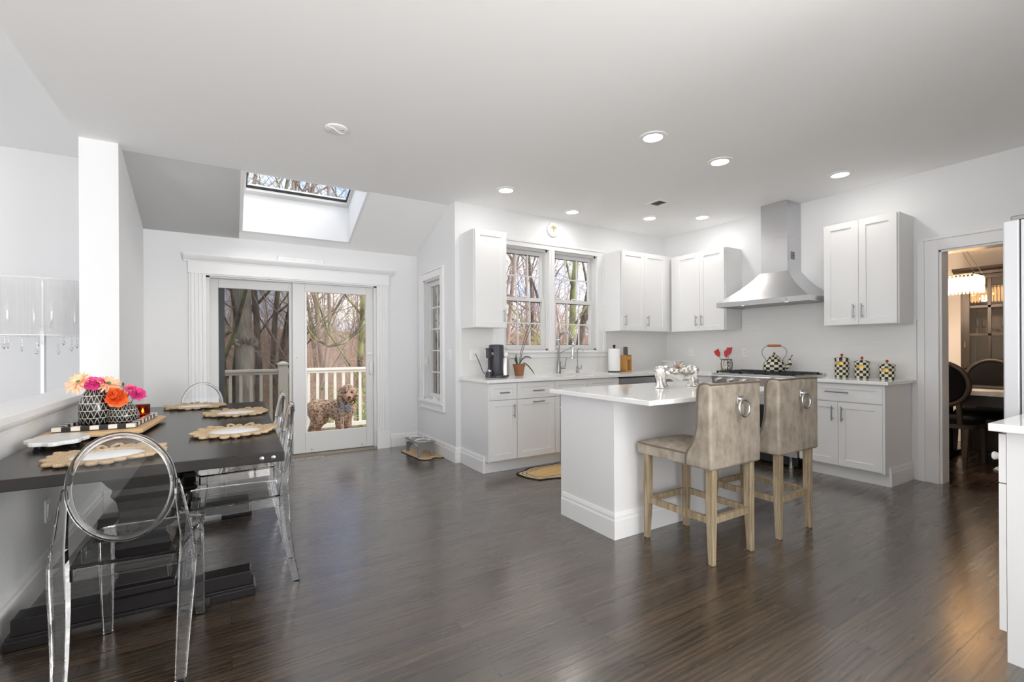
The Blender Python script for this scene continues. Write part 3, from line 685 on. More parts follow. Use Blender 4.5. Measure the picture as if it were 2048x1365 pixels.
# ================================================================ range
rg = thing('range', 'stainless steel gas range with black grates on the hood wall', 'stove', (4.73, 2.91, 0))
def rb(): return MB((4.73, 2.91, 0))
Y0, Y1 = 2.455, 3.366
rb().box(4.76, Y0, .12, XH - .02, Y1, .905).build('body', STEEL, parent=rg)
rb().box(4.725, Y0, .905, XH - .02, Y1, .925).box(XH - .06, Y0, .925, XH - .02, Y1, .945).build('cooktop', STEEL, parent=rg, bevel=.004)
cp = rb().prism([(4.725, .795), (4.76, .795), (4.76, .905), (4.715, .905), (4.708, .895)], 'y', Y0, Y1).build('control_panel', STEEL, parent=rg, bevel=.003)
for i in range(6):
    y = Y0 + .09 + i * .147
    k = rb().tube([(4.715, y, .852), (4.70, y, .852), (4.685, y, .852), (4.675, y, .852)], [.024, .024, .021, .019], 18).build('control_knob', CHROME, parent=cp, smooth=35)
dr = rb().box(4.735, Y0 + .01, .20, 4.76, Y1 - .01, .78).build('oven_door', STEEL, parent=rg, bevel=.004)
rb().box(4.732, Y0 + .16, .32, 4.737, Y1 - .16, .62).build('oven_window', M_('dark_oven_glass', (.01, .01, .012), .08), parent=dr)
mb = rb().tube([(4.68, Y0 + .06, .735), (4.68, Y1 - .06, .735)], .013, 12)
for y in (Y0 + .09, Y1 - .09): mb.tube([(4.735, y, .735), (4.68, y, .735)], .009, 8)
mb.build('oven_handle', CHROME, parent=dr, smooth=40)
rb().box(4.79, Y0 + .01, .03, 4.80, Y1 - .01, .12).build('kick_plate', BLACK, parent=rg)
for x in (4.79, 5.24):
    for y in (Y0 + .07, Y1 - .07): rb().lathe([(.022, 0), (.024, .02), (.018, .03), (.018, .10), (.024, .12)], (x, y, 0), 14).build('foot', NICKEL, parent=rg, smooth=40)
for i in range(3):
    a = Y0 + .03 + i * .287; b = a + .277; mb = rb()
    z = .950
    for y in (a + .008, b - .008, (a + b) / 2): mb.box(4.765, y - .007, z - .012, 5.26, y + .007, z)
    for x in (4.772, 4.90, 5.015, 5.13, 5.253): mb.box(x - .007, a, z - .012, x + .007, b, z + .001)
    for x in (4.772, 5.253):
        for y in (a + .008, b - .008): mb.box(x - .008, y - .008, .925, x + .008, y + .008, z)
    mb.build('grate', IRON, parent=rg)
    for x in (4.895, 5.135): rb().lathe([(.05, 0), (.05, .006), (.036, .008), (.036, .014), (.0, .014)], (x, (a + b) / 2, .925), 20).build('burner', IRON, parent=rg, smooth=35)
# ================================================================ island
il = thing('kitchen_island', 'white panelled kitchen island with overhanging white quartz top', 'island', (2.74, 2.46, 0))
def ib(): return MB((2.74, 2.46, 0))
ib().box(2.085, 2.19, .11, 3.40, 2.735, .884).build('body', CAB, parent=il)
mb = ib().box(2.078, 2.1952, .0, 2.10, 2.74, .8835).box(2.078, 2.182, .0, 3.0, 2.195, .8835).box(3.0, 2.172, 0, 3.10, 2.195, .884).box(3.10, 2.182, 0, 3.406, 2.195, .8835).box(3.386, 2.1952, 0, 3.406, 2.74, .8835)
mb.build('panelling', CAB, parent=il, bevel=.002)
ib().box(2.01, 1.83, .884, 3.47, 2.785, .914).build('island_top', QUARTZ, parent=il, bevel=.004)
t = .016; h = .165; pr = [(0, 0), (t, 0), (t, h * .7), (t * .72, h * .78), (t * .72, h * .86), (t * .3, h), (0, h)]
mb = moulding(ib(), [(2.078, 2.72), (2.078, 2.182), (3.406, 2.182), (3.406, 2.72)], pr)
mb.build('base_moulding', TRIM, parent=il)
ib().box(2.10, 2.69, 0, 3.386, 2.70, .11).build('toe_kick', CAB, parent=il)
def ifront(x0, x1, z0, z1, nm):    # fronts on the sink side, facing +y
    mb = ib().box(x0, 2.735, z0, x1, 2.757, z1).box(x0 + .055, 2.755, z0 + .055, x1 - .055, 2.758, z1 - .055)
    return mb.build(nm, CAB, parent=il, bevel=.002)
ifront(2.75, 3.07, .12, .87, 'door'); ifront(3.075, 3.39, .12, .87, 'door'); ifront(2.095, 2.745, .12, .33, 'drawer')
mw = ib().box(2.105, 2.737, .34, 2.735, 2.785, .765).box(2.105, 2.737, .775, 2.735, 2.785, .868).build('microwave_drawer', STEEL_D, parent=il, bevel=.004)
# ================================================================ fridge and the counter beside it
fr = thing('refrigerator', 'tall pale steel refrigerator cut off by the right edge of the photo', 'refrigerator', (3.12, .3, 0))
FRM = M_('pale_grey_steel', (.66, .665, .68), .38, .35)
def fb(): return MB((3.12, .3, 0))
fb().box(3.12, -.055, .02, 4.02, .612, 1.795).build('body', FRM, parent=fr)
for a, b in ((3.12, 3.567), (3.573, 4.02)):
    dd = fb().box(a, .618, .66, b, .672, 1.80).build('door', FRM, parent=fr, bevel=.006)
    xx = b - .05 if a < 3.3 else a + .05
    fb().tube([(xx, .672, .80), (xx, .72, .82), (xx, .72, 1.60), (xx, .672, 1.62)], .011, 10).build('handle', NICKEL, parent=dd, smooth=40)
dd = fb().box(3.12, .618, .06, 4.02, .672, .652).build('freezer_drawer', FRM, parent=fr, bevel=.006)
fb().tube([(3.20, .672, .60), (3.22, .72, .60), (3.92, .72, .60), (3.94, .672, .60)], .011, 10).build('handle', NICKEL, parent=dd, smooth=40)
fb().box(3.14, .56, 1.80, 3.20, .65, 1.822).box(3.94, .56, 1.80, 4.0, .65, 1.822).build('hinge_cover', STEEL_D, parent=fr, bevel=.004)
c = thing('base_cabinet', 'white base cabinet standing beside the refrigerator, seen end-on', 'cabinet', (3.10, .557, 0), pi, BASES)
w = .555; MB().box(0, .0175, .11, w, .59, .884).build('carcass', CAB, parent=c); MB().box(w - .012, .0175, 0, w + .004, .59, .884).build('end_panel', CAB, parent=c)
MB().box(0, .08, 0, w - .012, .09, .11).build('toe_kick', CAB, parent=c)
d = shaker(c, .003, w + .004, .685, .872, y=-.004, rail=.045, name='drawer')
MB().tube([(w / 2, -.004, .775), (w / 2, -.02, .775), (w / 2, -.034, .775)], [.007, .010, .016], 14).build('knob', PLASTER, parent=d, smooth=40)
MB().tube([(w - .06, -.004, .775), (w - .06, -.014, .775), (w - .06, -.03, .775), (w - .06, -.036, .775)], [.009, .010, .017, .012], 14).build('knob', PLASTER, parent=d, smooth=40)
shaker(c, .003, w + .004, .115, .680, y=-.004)
tag(MB().box(2.503, -.058, .884, 3.11, .582, .914).build('worktop', QUARTZ, bevel=.003), 'white quartz worktop beside the refrigerator', 'worktop', 'white quartz worktops')
# ================================================================ dining table by the half wall
tb = thing('dining_table', 'long black trestle dining table against the white half wall', 'table', (-.281, 3.396, 0), radians(-1.2))
MB().box(-.505, -1.145, .727, .505, 1.145, .77).build('tabletop', BLACKWOOD, parent=tb, bevel=.004)
for x in (.418, .462): MB().lathe([(.009, 0), (.009, .003), (.004, .006), (0, .006)], (0, 0, 0), 14).build('bolt', NICKEL, parent=tb, smooth=40, loc=(x, -1.145, .749), rot=(pi / 2, 0, 0))
prof = [(.12, .105), (.135, .118), (.165, .118), (.175, .092), (.235, .088), (.245, .108), (.265, .108), (.275, .088), (.30, .10), (.33, .108), (.355, .10), (.375, .084), (.40, .084), (.412, .112), (.435, .112), (.45, .088), (.50, .086), (.545, .094), (.575, .112), (.60, .105), (.62, .12), (.66, .145), (.69, .15), (.727, .15)]
for yc in (-.70, .60):
    mb = MB()
    mb.loft([[(-.04 + sx * w, yc + sy * w * .62, z) for sx, sy in ((-1, -1), (1, -1), (1, 1), (-1, 1))] for z, w in prof])
    p = mb.build('pedestal', BLACKGLOSS, parent=tb, bevel=.004)
    MB().box(-.47, yc - .05, .04, .38, yc + .05, .12).box(-.485, yc - .06, .035, .395, yc + .06, .055).box(-.49, yc - .062, 0, -.31, yc + .062, .04).box(.21, yc - .062, 0, .40, yc + .062, .04).build('trestle_foot', BLACKGLOSS, parent=tb, bevel=.005)
MB().box(-.08, -.63, .27, 0.0, .53, .37).build('stretcher', BLACKGLOSS, parent=tb, bevel=.004)

# ================================================================ clear acrylic chairs
def ghost_chair(label, loc, rz):
    t = thing('acrylic_chair', label, 'chair', loc, rz, 'clear acrylic chairs around the dining table')
    sh = [(-.157, -.20), (.157, -.20), (.178, -.05), (.188, .14), (.18, .215), (.14, .232), (-.14, .232), (-.18, .215), (-.188, .14), (-.178, -.05)]
    MB().prism(sh, 'z', .448, .460).build('seat', ACRYL, parent=t, bevel=.003)
    mb = MB(); n = len(sh)
    inn = [(x * .955, y * .955 + .0007) for x, y in sh]
    A = [[mb.v((x, y, z)) for x, y in q] for q, z in ((sh, .4475), (sh, .405), (inn, .405), (inn, .4475))]
    for a, b in zip(A, A[1:] + A[:1]):
        for i in range(n): mb.face((a[i], a[(i + 1) % n], b[(i + 1) % n], b[i]))
    mb.build('apron', ACRYL, parent=t)
    def sq(c, w, d): return [(c[0] + i * w / 2, c[1] + j * d / 2, c[2]) for i, j in ((-1, -1), (1, -1), (1, 1), (-1, 1))]
    for s in (-1, 1):
        MB().loft([sq((s * .160, .190, .404), .046, .042), sq((s * .163, .205, .2), .040, .036), sq((s * .165, .222, 0), .030, .030)]).build('leg', ACRYL, parent=t, bevel=.004)
        MB().loft([sq((s * .157, -.238, .74), .014, .014), sq((s * .161, -.232, .70), .024, .024), sq((s * .172, -.219, .61), .032, .030), sq((s * .184, -.205, .52), .042, .038), sq((s * .186, -.204, .46), .050, .044), sq((s * .184, -.206, .40), .052, .046), sq((s * .180, -.212, .30), .048, .044), sq((s * .174, -.232, .15), .040, .038), sq((s * .170, -.262, 0), .032, .032)]).build('leg', ACRYL, parent=t, bevel=.004)
    yb = lambda z: -.222 - (z - .62) * .13
    pts = [(.148 * cos(2 * pi * k / 56), 0, .725 + .190 * sin(2 * pi * k / 56)) for k in range(56)]
    pts = [(x, yb(z), z) for x, _, z in pts]
    MB().tube(pts, .0115, 10, closed=True).build('back_rim', ACRYL, parent=t, smooth=60)
    e = [(.137 * cos(2 * pi * k / 48), .725 + .179 * sin(2 * pi * k / 48)) for k in range(48)]
    MB().loft([[(x, yb(z) - .003, z) for x, z in e], [(x, yb(z) + .003, z) for x, z in e]]).build('back_panel', ACRYL, parent=t)
    return t
g = ghost_chair('clear acrylic chair at the near end of the black table, its oval back to us', (-.308, 2.365, 0), radians(-5))
GR = g['group']
dup(g, 'nearer of the two clear acrylic chairs along the right side of the black table', (.030, 2.845, 0), pi / 2)
dup(g, 'farther of the two clear acrylic chairs on the right side of the black table', (.045, 3.53, 0), pi / 2 + .03)
dup(g, 'clear acrylic chair at the far end of the black table, only its arched back showing', (-.215, 4.735, 0), pi)

# ================================================================ bar stools
PIPE = M_('dark_taupe_piping', (.20, .165, .13), .5)
def stool(label, loc):
    t = thing('bar_stool', label, 'bar stool', loc, 0, 'taupe leather counter stools at the island')
    leg = lambda x, y, dx, dy: MB().loft([[(x + i * a / 2, y + j * a / 2, z) for i, j in ((-1, -1), (1, -1), (1, 1), (-1, 1))] for z, a, x, y in ((.548, .045, x, y), (.25, .043, x, y), (.0, .031, x + dx, y + dy))])
    for s in (-1, 1):
        leg(s * .178, .040, s * .004, -.006).build('leg', GREYWOOD, parent=t, bevel=.004)
        leg(s * .185, .492, s * .004, .006).build('leg', GREYWOOD, parent=t, bevel=.004)
        MB().bar((s * .180, .06, .245), (s * .186, .475, .245), .022, .038, up=(0, 0, 1)).build('stretcher', GREYWOOD, parent=t)
    MB().box(-.155, .030, .226, .155, .052, .264).build('stretcher', GREYWOOD, parent=t)
    MB().box(-.162, .481, .226, .162, .503, .264).build('stretcher', GREYWOOD, parent=t)
    # seat: boxed cushion with a gentle crown
    mb = MB()
    X = [-.218, -.205, -.12, 0, .12, .205, .218]; Y = [.07, .20, .33, .46, .535, .55]
    def top(x, y):
        e = max(0, 1 - (abs(x) / .218) ** 6) * max(0, 1 - max(0, (y - .30) / .25) ** 5)
        return .612 + .022 * e - (.012 if abs(x) > .21 or y > .545 else 0)
    G = [[mb.v((x, y, top(x, y))) for x in X] for y in Y]; B = [[mb.v((x, y, .540)) for x in X] for y in Y]
    for j in range(len(Y) - 1):
        for i in range(len(X) - 1):
            mb.face((G[j][i], G[j][i + 1], G[j + 1][i + 1], G[j + 1][i])); mb.face((B[j][i], B[j + 1][i], B[j + 1][i + 1], B[j][i + 1]))
    for j in range(len(Y) - 1):
        mb.face((G[j][0], G[j + 1][0], B[j + 1][0], B[j][0])); mb.face((G[j][-1], B[j][-1], B[j + 1][-1], G[j + 1][-1]))
    for i in range(len(X) - 1):
        mb.face((G[-1][i], G[-1][i + 1], B[-1][i + 1], B[-1][i])); mb.face((G[0][i], B[0][i], B[0][i + 1], G[0][i + 1]))
    se = mb.build('seat', LEATHER, parent=t, smooth=50)
    MB().tube([(-.218, .10, .603), (-.219, .50, .603), (-.21, .545, .603), (-.18, .553, .603), (.18, .553, .603), (.21, .545, .603), (.219, .50, .603), (.218, .10, .603)], .0055, 8).build('piping', PIPE, parent=se, smooth=60)
    # back: upright panel and two scooped wings, one padded shell
    wing = [(.015, .535), (.015, 1.005), (.045, 1.012), (.072, 1.003), (.086, .975), (.090, .92), (.090, .86), (.092, .80), (.098, .75), (.110, .70), (.128, .66), (.155, .62), (.168, .585), (.168, .535)]
    mb = MB()
    for s in (-1, 1): mb.prism(wing, 'x', s * .195, s * .236)
    mb.prism([(0.0, .535), (0.0, 1.006), (.03, 1.012), (.062, 1.004), (.072, .96), (.070, .62), (.09, .535)], 'x', -.2365, .2365)
    bk = mb.build('backrest', LEATHER, parent=t, smooth=40, bevel=.014, seg=3)
    for s in (-1, 1): MB().tube([(s * .226, y, z) for y, z in ((.003, 1.006), (.045, 1.016), (.075, 1.007), (.091, .977), (.095, .92), (.094, .86), (.096, .80), (.102, .75), (.114, .70), (.132, .66), (.159, .622), (.173, .585), (.173, .542))], .006, 8).build('piping', PIPE, parent=bk, smooth=60)
    MB().tube([(-.228, .004, 1.008), (0, .004, 1.012), (.228, .004, 1.008)], .006, 8).build('piping', PIPE, parent=bk, smooth=60)
    r = MB().box(.0, -.007, .892, .056, 0.001, .935).tube([(.028, -.004, .915), (.028, -.026, .915)], .011, 10).build('ring_plate', CHROME, parent=t, bevel=.002)
    MB().tube([(.028 + .047 * cos(2 * pi * k / 28), -.024 - .004 * (1 - sin(2 * pi * k / 28)), .868 + .047 * sin(2 * pi * k / 28)) for k in range(28)], .0075, 10, closed=True).build('ring_pull', CHROME, parent=r, smooth=60)
    return t
st = stool('taupe leather bar stool pulled out at the left, in front of the white island side', (2.468, 1.600, 0))
dup(st, 'taupe leather bar stool at the right, overlapping the white range-side cabinet', (3.140, 1.602, 0))

# ================================================================ things on the dining table
ZT = .7705
def placemat(label, x, y, rz):
    t = thing('placemat', label, 'placemat', (x, y, ZT), rz, 'round jute-edged placemats on the black table')
    MB().lathe([(.128, 0), (.132, .004), (.128, .008), (0, .009)], n=40).build('mat_center', LINEN, parent=t, smooth=50)
    mb = MB(); rng = random.Random(4)
    n = 23
    for k in range(n):
        a = 2 * pi * k / n + rng.uniform(-.04, .04); w = .023 * rng.uniform(.85, 1.15); L = rng.uniform(.058, .078); h = rng.uniform(.0, .012)
        pts = []
        for i in range(13):
            u = 2 * pi * i / 12; rr = .126 + L * .5 * (1 - cos(u)); q = w * sin(u) * .75
            pts.append((rr * cos(a) - q * sin(a), rr * sin(a) + q * cos(a), .0085 + h * (1 - cos(u)) * .5))
        mb.tube(pts, .0078, 6, cap=True)
    mb.tube([(.130 * cos(2 * pi * k / 40), .130 * sin(2 * pi * k / 40), .009) for k in range(40)], .0085, 6, closed=True)
    mb.build('rope_loops', WICKER, parent=t, smooth=70)
    return t
pm = placemat('round jute-edged placemat nearest to us, seen through the chair back', -.435, 2.515, .2)
dup(pm, 'round jute-edged placemat by the near chair on the right side of the table', (.020, 2.880, ZT), .9)
dup(pm, 'round jute-edged placemat by the far chair on the right side of the table', (.035, 3.73, ZT), 1.7)
dup(pm, 'round jute-edged placemat at the far end of the table, under the arched chair back', (-.235, 4.33, ZT), 2.6)

bd = thing('serving_board', 'long bamboo serving board with clipped corners on the black table', 'board', (-.572, 3.36, ZT), radians(-5))
MB().prism([(-.205, -.27), (-.165, -.31), (.165, -.31), (.205, -.27), (.205, .27), (.165, .31), (-.165, .31), (-.205, .27)], 'z', .012, .033).box(-.16, -.28, 0, -.10, .28, .012).box(.10, -.28, 0, .16, .28, .012).build('board', BAMBOO, parent=bd, bevel=.005)
tr = thing('checker_tray', 'flat tray edged in black and white blocks, lying on the bamboo board', 'tray', (-.575, 3.38, ZT + .0335), radians(-5))
MB().box(-.165, -.245, 0, .165, .245, .004).build('tray_base', BLACK, parent=tr)
HORN, BONE = M_('black_horn', (.03, .028, .03), .3), M_('bone_inlay', (.78, .74, .68), .35)
for k in range(9):
    for y in (-.245, .215): MB().box(-.165 + k * .03667, y, .004, -.165 + (k + 1) * .03667, y + .03, .024).build('border_block', HORN if k % 2 else BONE, parent=tr)
for k in range(12):
    for x in (-.165, .135): MB().box(x, -.215 + k * .0358, .004, x + .03, -.215 + (k + 1) * .0358, .024).build('border_block', BONE if k % 2 else HORN, parent=tr)
def vase_mat(name, n, h, z0):
    m, t, b = new_mat(name)
    tc = t.nodes.new('ShaderNodeTexCoord'); sp = t.nodes.new('ShaderNodeSeparateXYZ'); t.links.new(tc.outputs['Object'], sp.inputs[0])
    an = mth(t, 'MULTIPLY', mth(t, 'ADD', mth(t, 'ARCTAN2', sp.outputs[1], sp.outputs[0]), pi), n / (2 * pi))
    zf = mth(t, 'FRACT', mth(t, 'DIVIDE', mth(t, 'ADD', sp.outputs[2], 1 + z0), h))
    tri = mth(t, 'ABSOLUTE', mth(t, 'SUBTRACT', mth(t, 'MULTIPLY', mth(t, 'FRACT', an), 2), 1))
    l1 = mth(t, 'LESS_THAN', mth(t, 'ABSOLUTE', mth(t, 'SUBTRACT', tri, zf)), .12)
    l2 = mth(t, 'GREATER_THAN', zf, .90)
    k = mth(t, 'MAXIMUM', l1, l2)
    mx = t.nodes.new('ShaderNodeMix'); mx.data_type = 'RGBA'; t.links.new(k, mx.inputs[0]); mx.inputs[6].default_value = (.012, .012, .013, 1); mx.inputs[7].default_value = (.52, .49, .42, 1)
    t.links.new(mx.outputs[2], b.inputs['Base Color']); b.inputs['Roughness'].default_value = .14
    return m
ZV = ZT + .038
v1 = (-.638, 3.385); v2 = (-.516, 3.365)
o = MB().lathe([(.062, 0), (.076, .008), (.083, .03), (.083, .10), (.078, .135), (.058, .172), (.045, .192), (.047, .200), (.041, .200), (.039, .190), (.05, .17), (.07, .13), (.075, .03), (0, .012)], n=40, sx=.86, sy=.86).build('vase', vase_mat('incised_black_glaze', 17, .040, 0), smooth=40, loc=(v1[0], v1[1], ZV))
tag(o, 'taller black and cream scratched vase on the checker tray', 'vase', 'black and cream patterned vases')
o = MB().lathe([(.066, 0), (.080, .008), (.086, .032), (.083, .055), (.068, .085), (.046, .104), (.047, .110), (.040, .110), (.038, .102), (.06, .08), (.077, .05), (.078, .03), (0, .012)], n=40, sx=.84, sy=.84).build('vase', vase_mat('incised_black_glaze_small', 21, .030, .005), smooth=40, loc=(v2[0], v2[1], ZV))
tag(o, 'shorter squat black and cream scratched vase on the checker tray', 'vase', 'black and cream patterned vases')
# candle
cn = thing('candle_holder', 'amber glass candle holder with a lit candle behind the squat vase', 'candle', (-.455, 3.56, ZV - .013))
MB().lathe([(.034, 0), (.036, .004), (.037, .09), (.035, .09), (.034, .012), (0, .012)], n=28).build('glass_cup', thin_glass('amber_glass', (.72, .34, .20), .8), parent=cn, smooth=40)
MB().lathe([(.032, .0125), (.032, .034), (0, .034)], n=24).build('wax', M_('orange_wax', (.65, .20, .05), .4), parent=cn, smooth=40)
MB().lathe([(.0, .038), (.005, .044), (.006, .05), (.003, .062), (0, .07)], n=10).build('flame', M_('candle_flame', (1, .6, .2), .5, emit=(1, .50, .14), estr=14), parent=cn, smooth=60)
# flowers
def petal_ring(mb, c, ax, n, r0, r1, w, lift, rng, cup=0.0, tw=0.0):
    ax = Vector(ax).normalized(); u = ax.orthogonal().normalized(); v = ax.cross(u); c = Vector(c)
    for k in range(n):
        a = 2 * pi * (k + tw) / n + rng.uniform(-.12, .12); d = u * cos(a) + v * sin(a); s = ax.cross(d); R = r1 * rng.uniform(.85, 1.1); rows = []
        for f, wf in ((0, .35), (.35, .85), (.7, 1.0), (.92, .62), (1, .2)):
            p = c + d * (r0 + (R - r0) * f) + ax * (lift * f + cup * f * f)
            ww = w * wf; rows.append([p - s * ww + ax * .15 * ww, p, p + s * ww + ax * .15 * ww])
        L = [[mb.v(q) for q in r] for r in rows]
        for A, B in zip(L, L[1:]):
            for i in (0, 1): mb.face((A[i], A[i + 1], B[i + 1], B[i]))
def flower(name, label, base, head, ax, kind, mat, r, seed):
    rng = random.Random(seed); b = Vector(base); h = Vector(head)
    t = thing(name, label, 'flower', base, 0, 'cut flowers in the two vases')
    hl = h - b; mb = MB()
    if kind == 'gerbera':
        petal_ring(mb, hl, ax, 26, .010, r * 1.08, r * .085, -.004, rng, -.016); petal_ring(mb, hl, ax, 24, .008, r * .9, r * .08, .008, rng, .0, .5); petal_ring(mb, hl, ax, 16, .004, r * .5, r * .10, .014, rng, .004)
    elif kind == 'rose':
        for q, (n, rr, w, l, cu) in enumerate(((6, 1.0, .50, .004, -.012), (6, .92, .50, .02, .0), (5, .74, .48, .034, .012), (5, .55, .40, .042, .018), (4, .36, .30, .046, .022), (3, .2, .2, .05, .024))):
            petal_ring(mb, hl, ax, n, .003, r * rr, r * w, l * r / .04, rng, cu * r / .04, q * .5)
    else:
        for q in range(9):      # ruffled dome
            th = -.25 + 1.6 * q / 8; petal_ring(mb, hl, ax, max(5, int(12 * cos(th)) + 2), .002, r * max(.25, cos(th)), r * .24 * max(.5, cos(th)), r * .62 * sin(th), rng, r * .16 * (q % 2) - r * .05, q * .37)
    mb.build('bloom', mat, parent=t, smooth=60)
    mb = MB().tube([(0, 0, 0), tuple(hl * .5 + Vector((0, 0, -.004))), tuple(hl)], .0022, 6).ball(hl, r * .16, n=8, m=5)
    mb.build('stem', GREEN, parent=t, smooth=60)
    return t
a, bq = (v1[0], v1[1], ZV + .15), (v2[0], v2[1], ZV + .07)
flower('gerbera', 'peach spiky-petalled flower leaning left out of the taller vase', a, (v1[0] - .068, v1[1] - .01, ZV + .235), (-.35, -.65, .6), 'gerbera', PEACH, .066, 1)
flower('gerbera', 'peach spiky-petalled flower leaning right out of the taller vase', a, (v1[0] + .058, v1[1] - .01, ZV + .222), (.45, -.4, .75), 'gerbera', PEACH, .068, 2)
flower('carnation', 'magenta carnation in the middle of the taller vase', a, (v1[0] + .0, v1[1] - .03, ZV + .222), (0, -.55, .8), 'carnation', PINKF, .048, 3)
flower('rose', 'large open orange rose in the squat vase', bq, (v2[0] - .020, v2[1] - .035, ZV + .130), (-.05, -.72, .62), 'rose', ORANGE, .052, 4)
flower('carnation', 'magenta carnation behind the orange rose on its right', bq, (v2[0] + .062, v2[1] + .01, ZV + .155), (.35, -.6, .7), 'carnation', PINKF, .042, 5)
flower('carnation', 'small rose-pink carnation topmost above the orange rose', bq, (v2[0] + .028, v2[1] + .02, ZV + .188), (.1, -.5, .85), 'carnation', PINK2, .030, 6)
t = thing('flower_bud', 'closed green bud on a thin stem above the orange rose', 'flower', bq, 0, 'cut flowers in the two vases')
MB().tube([(0, 0, 0), (.0, .02, .08), (-.004, .03, .135)], .0016, 6).build('stem', GREEN, parent=t)
MB().ball((-.005, .03, .142), .006, .006, .012).build('bud', LEAF, parent=t, smooth=60)
# white marble slab on little feet
t = thing('marble_slab', 'thin white scalloped marble slab on dark feet at the near left of the table', 'serving slab', (-.685, 2.93, ZT), .12)
n = 48; out = [((.105 + .007 * cos(8 * 2 * pi * k / n)) * 1.0 * cos(2 * pi * k / n), (.15 + .009 * cos(8 * 2 * pi * k / n)) * sin(2 * pi * k / n)) for k in range(n)]
MB().prism(out, 'z', .022, .040).build('slab', M_('white_marble', (.86, .86, .85), .2, vary=((8, 8, 8), (.72, .72, .72), 6, .55, .8)), parent=t, bevel=.004)
for x, y in ((-.06, -.085), (.06, -.085), (.06, .085), (-.06, .085)): MB().lathe([(.010, 0), (.012, .005), (.006, .011), (.012, .022)], (x, y, 0), 12).build('foot', BLACK, parent=t, smooth=40)

# ================================================================ things on the kitchen worktops
ZK = .9145
# figurine: silver bowl carried by draped feet
t = thing('silver_centerpiece', 'cast silver four-footed animal sculpture with a long body on the island top', 'sculpture', (2.905, 2.365, ZK))
mb = MB()
def drape(x, lean, wide):
    mb2 = [( .046 * wide, 0), (.052 * wide, .006), (.048 * wide, .014), (.036, .03), (.033, .06), (.036, .09), (.044, .115), (.046, .135), (.034, .155), (.012, .165), (0, .166)]
    R = []
    for r_, z in mb2[:-1]:
        R.append([(x + lean * z + r_ * (1 + .16 * sin(5 * a + z * 30) + .08 * sin(9 * a)) * cos(a), r_ * .95 * (1 + .16 * sin(5 * a + z * 30)) * sin(a), z) for a in [2 * pi * k / 30 for k in range(30)]])
    mb.loft(R)
drape(-.175, -.12, 1.0); drape(.185, -.10, 1.15)
body = []
for i in range(15):
    u = i / 14; x = -.165 + .335 * u; r_ = .030 + .016 * sin(pi * u) + .006 * sin(u * 17)
    body.append([(x, r_ * 1.25 * cos(a) * (1 + .10 * sin(4 * a + u * 9)), .118 - .028 * sin(pi * u) + r_ * sin(a) * (1 + .10 * sin(3 * a - u * 12))) for a in [2 * pi * k / 20 for k in range(20)]])
mb.loft(body)
for i, (x, y, z) in enumerate(((-.10, -.03, .13), (-.05, -.035, .125), (.0, -.04, .12), (.06, -.035, .125), (.11, -.03, .135), (-.13, .0, .15), (.14, 0, .15))): mb.ball((x, y, z), .026, .02, .018, 10, 7)
mb.tube([(.185, 0, .155), (.215, 0, .150), (.24, 0, .125), (.252, 0, .095), (.262, 0, .09)], .0035, 8)
o = mb.build('figure', SILVER, parent=t, smooth=70)
mb = MB(); rng = random.Random(3)
for k in range(26):
    a, b_ = rng.uniform(0, 2 * pi), rng.uniform(.15, 1.4); d = Vector((cos(a) * sin(b_), sin(a) * sin(b_), cos(b_)))
    p = Vector((0.005, 0, .142)); mb.tube([p, p + d * .03, p + d * rng.uniform(.045, .06)], [.004, .008, .002], 5)
mb.build('rosette', M_('aged_copper_silver', (.62, .54, .48), .35, .8), parent=t, smooth=60)
# kettle
CREAM, INK = (.80, .76, .60), (.022, .024, .018)
KX, KY, KZ = 5.12, 2.875, .952
t = thing('kettle', 'black and cream checked enamel kettle with amber handle on the range', 'kettle', (KX, KY, KZ), -1.06)
MB().lathe([(.098, 0), (.104, .008), (.112, .03), (.112, .055), (.100, .09), (.080, .118), (.060, .134), (.058, .136), (0, .137)], n=40).build('pot', checker_mat('checked_enamel', 16, .029, CREAM, INK), parent=t, smooth=50)
ld = MB().lathe([(.060, .137), (.063, .142), (.050, .160), (.026, .174), (.012, .178), (0, .178)], n=32).build('lid', checker_mat('checked_enamel_lid', 12, .021, CREAM, INK), parent=t, smooth=50)
MB().lathe([(.006, .178), (.008, .186), (.013, .194), (.008, .204), (0, .208)], n=14).build('knob', M_('brown_knob', (.16, .09, .045), .3), parent=ld, smooth=50)
MB().tube([(.085, 0, .045), (.125, 0, .052), (.150, 0, .072), (.152, 0, .10), (.146, 0, .122), (.150, 0, .135)], [.030, .024, .018, .014, .011, .012], 16).build('spout', checker_mat('checked_enamel_spout', 6, .026, CREAM, INK), parent=t, smooth=50)
MB().tube([(.150, 0, .138), (.160, 0, .158), (.168, 0, .168)], .003, 8).ball((.169, 0, .171), .007).build('whistle', IRON, parent=t, smooth=60)
MB().tube([(-.080, 0, .105), (-.085, 0, .135), (-.115, 0, .175), (-.120, 0, .215), (-.105, 0, .25), (-.075, 0, .272), (-.05, 0, .278), (.05, 0, .278), (.075, 0, .272), (.105, 0, .25), (.120, 0, .215), (.115, 0, .175), (.085, 0, .135), (.080, 0, .105)], .0042, 8).build('handle_wire', STEEL_D, parent=t, smooth=60)
MB().tube([(-.068, 0, .278), (-.062, 0, .278), (-.055, 0, .278), (0, 0, .279), (.055, 0, .278), (.062, 0, .278), (.068, 0, .278)], [.006, .011, .013, .0135, .013, .011, .006], 14).build('grip', M_('amber_wood_grip', (.50, .13, .03), .25), parent=t, smooth=50)
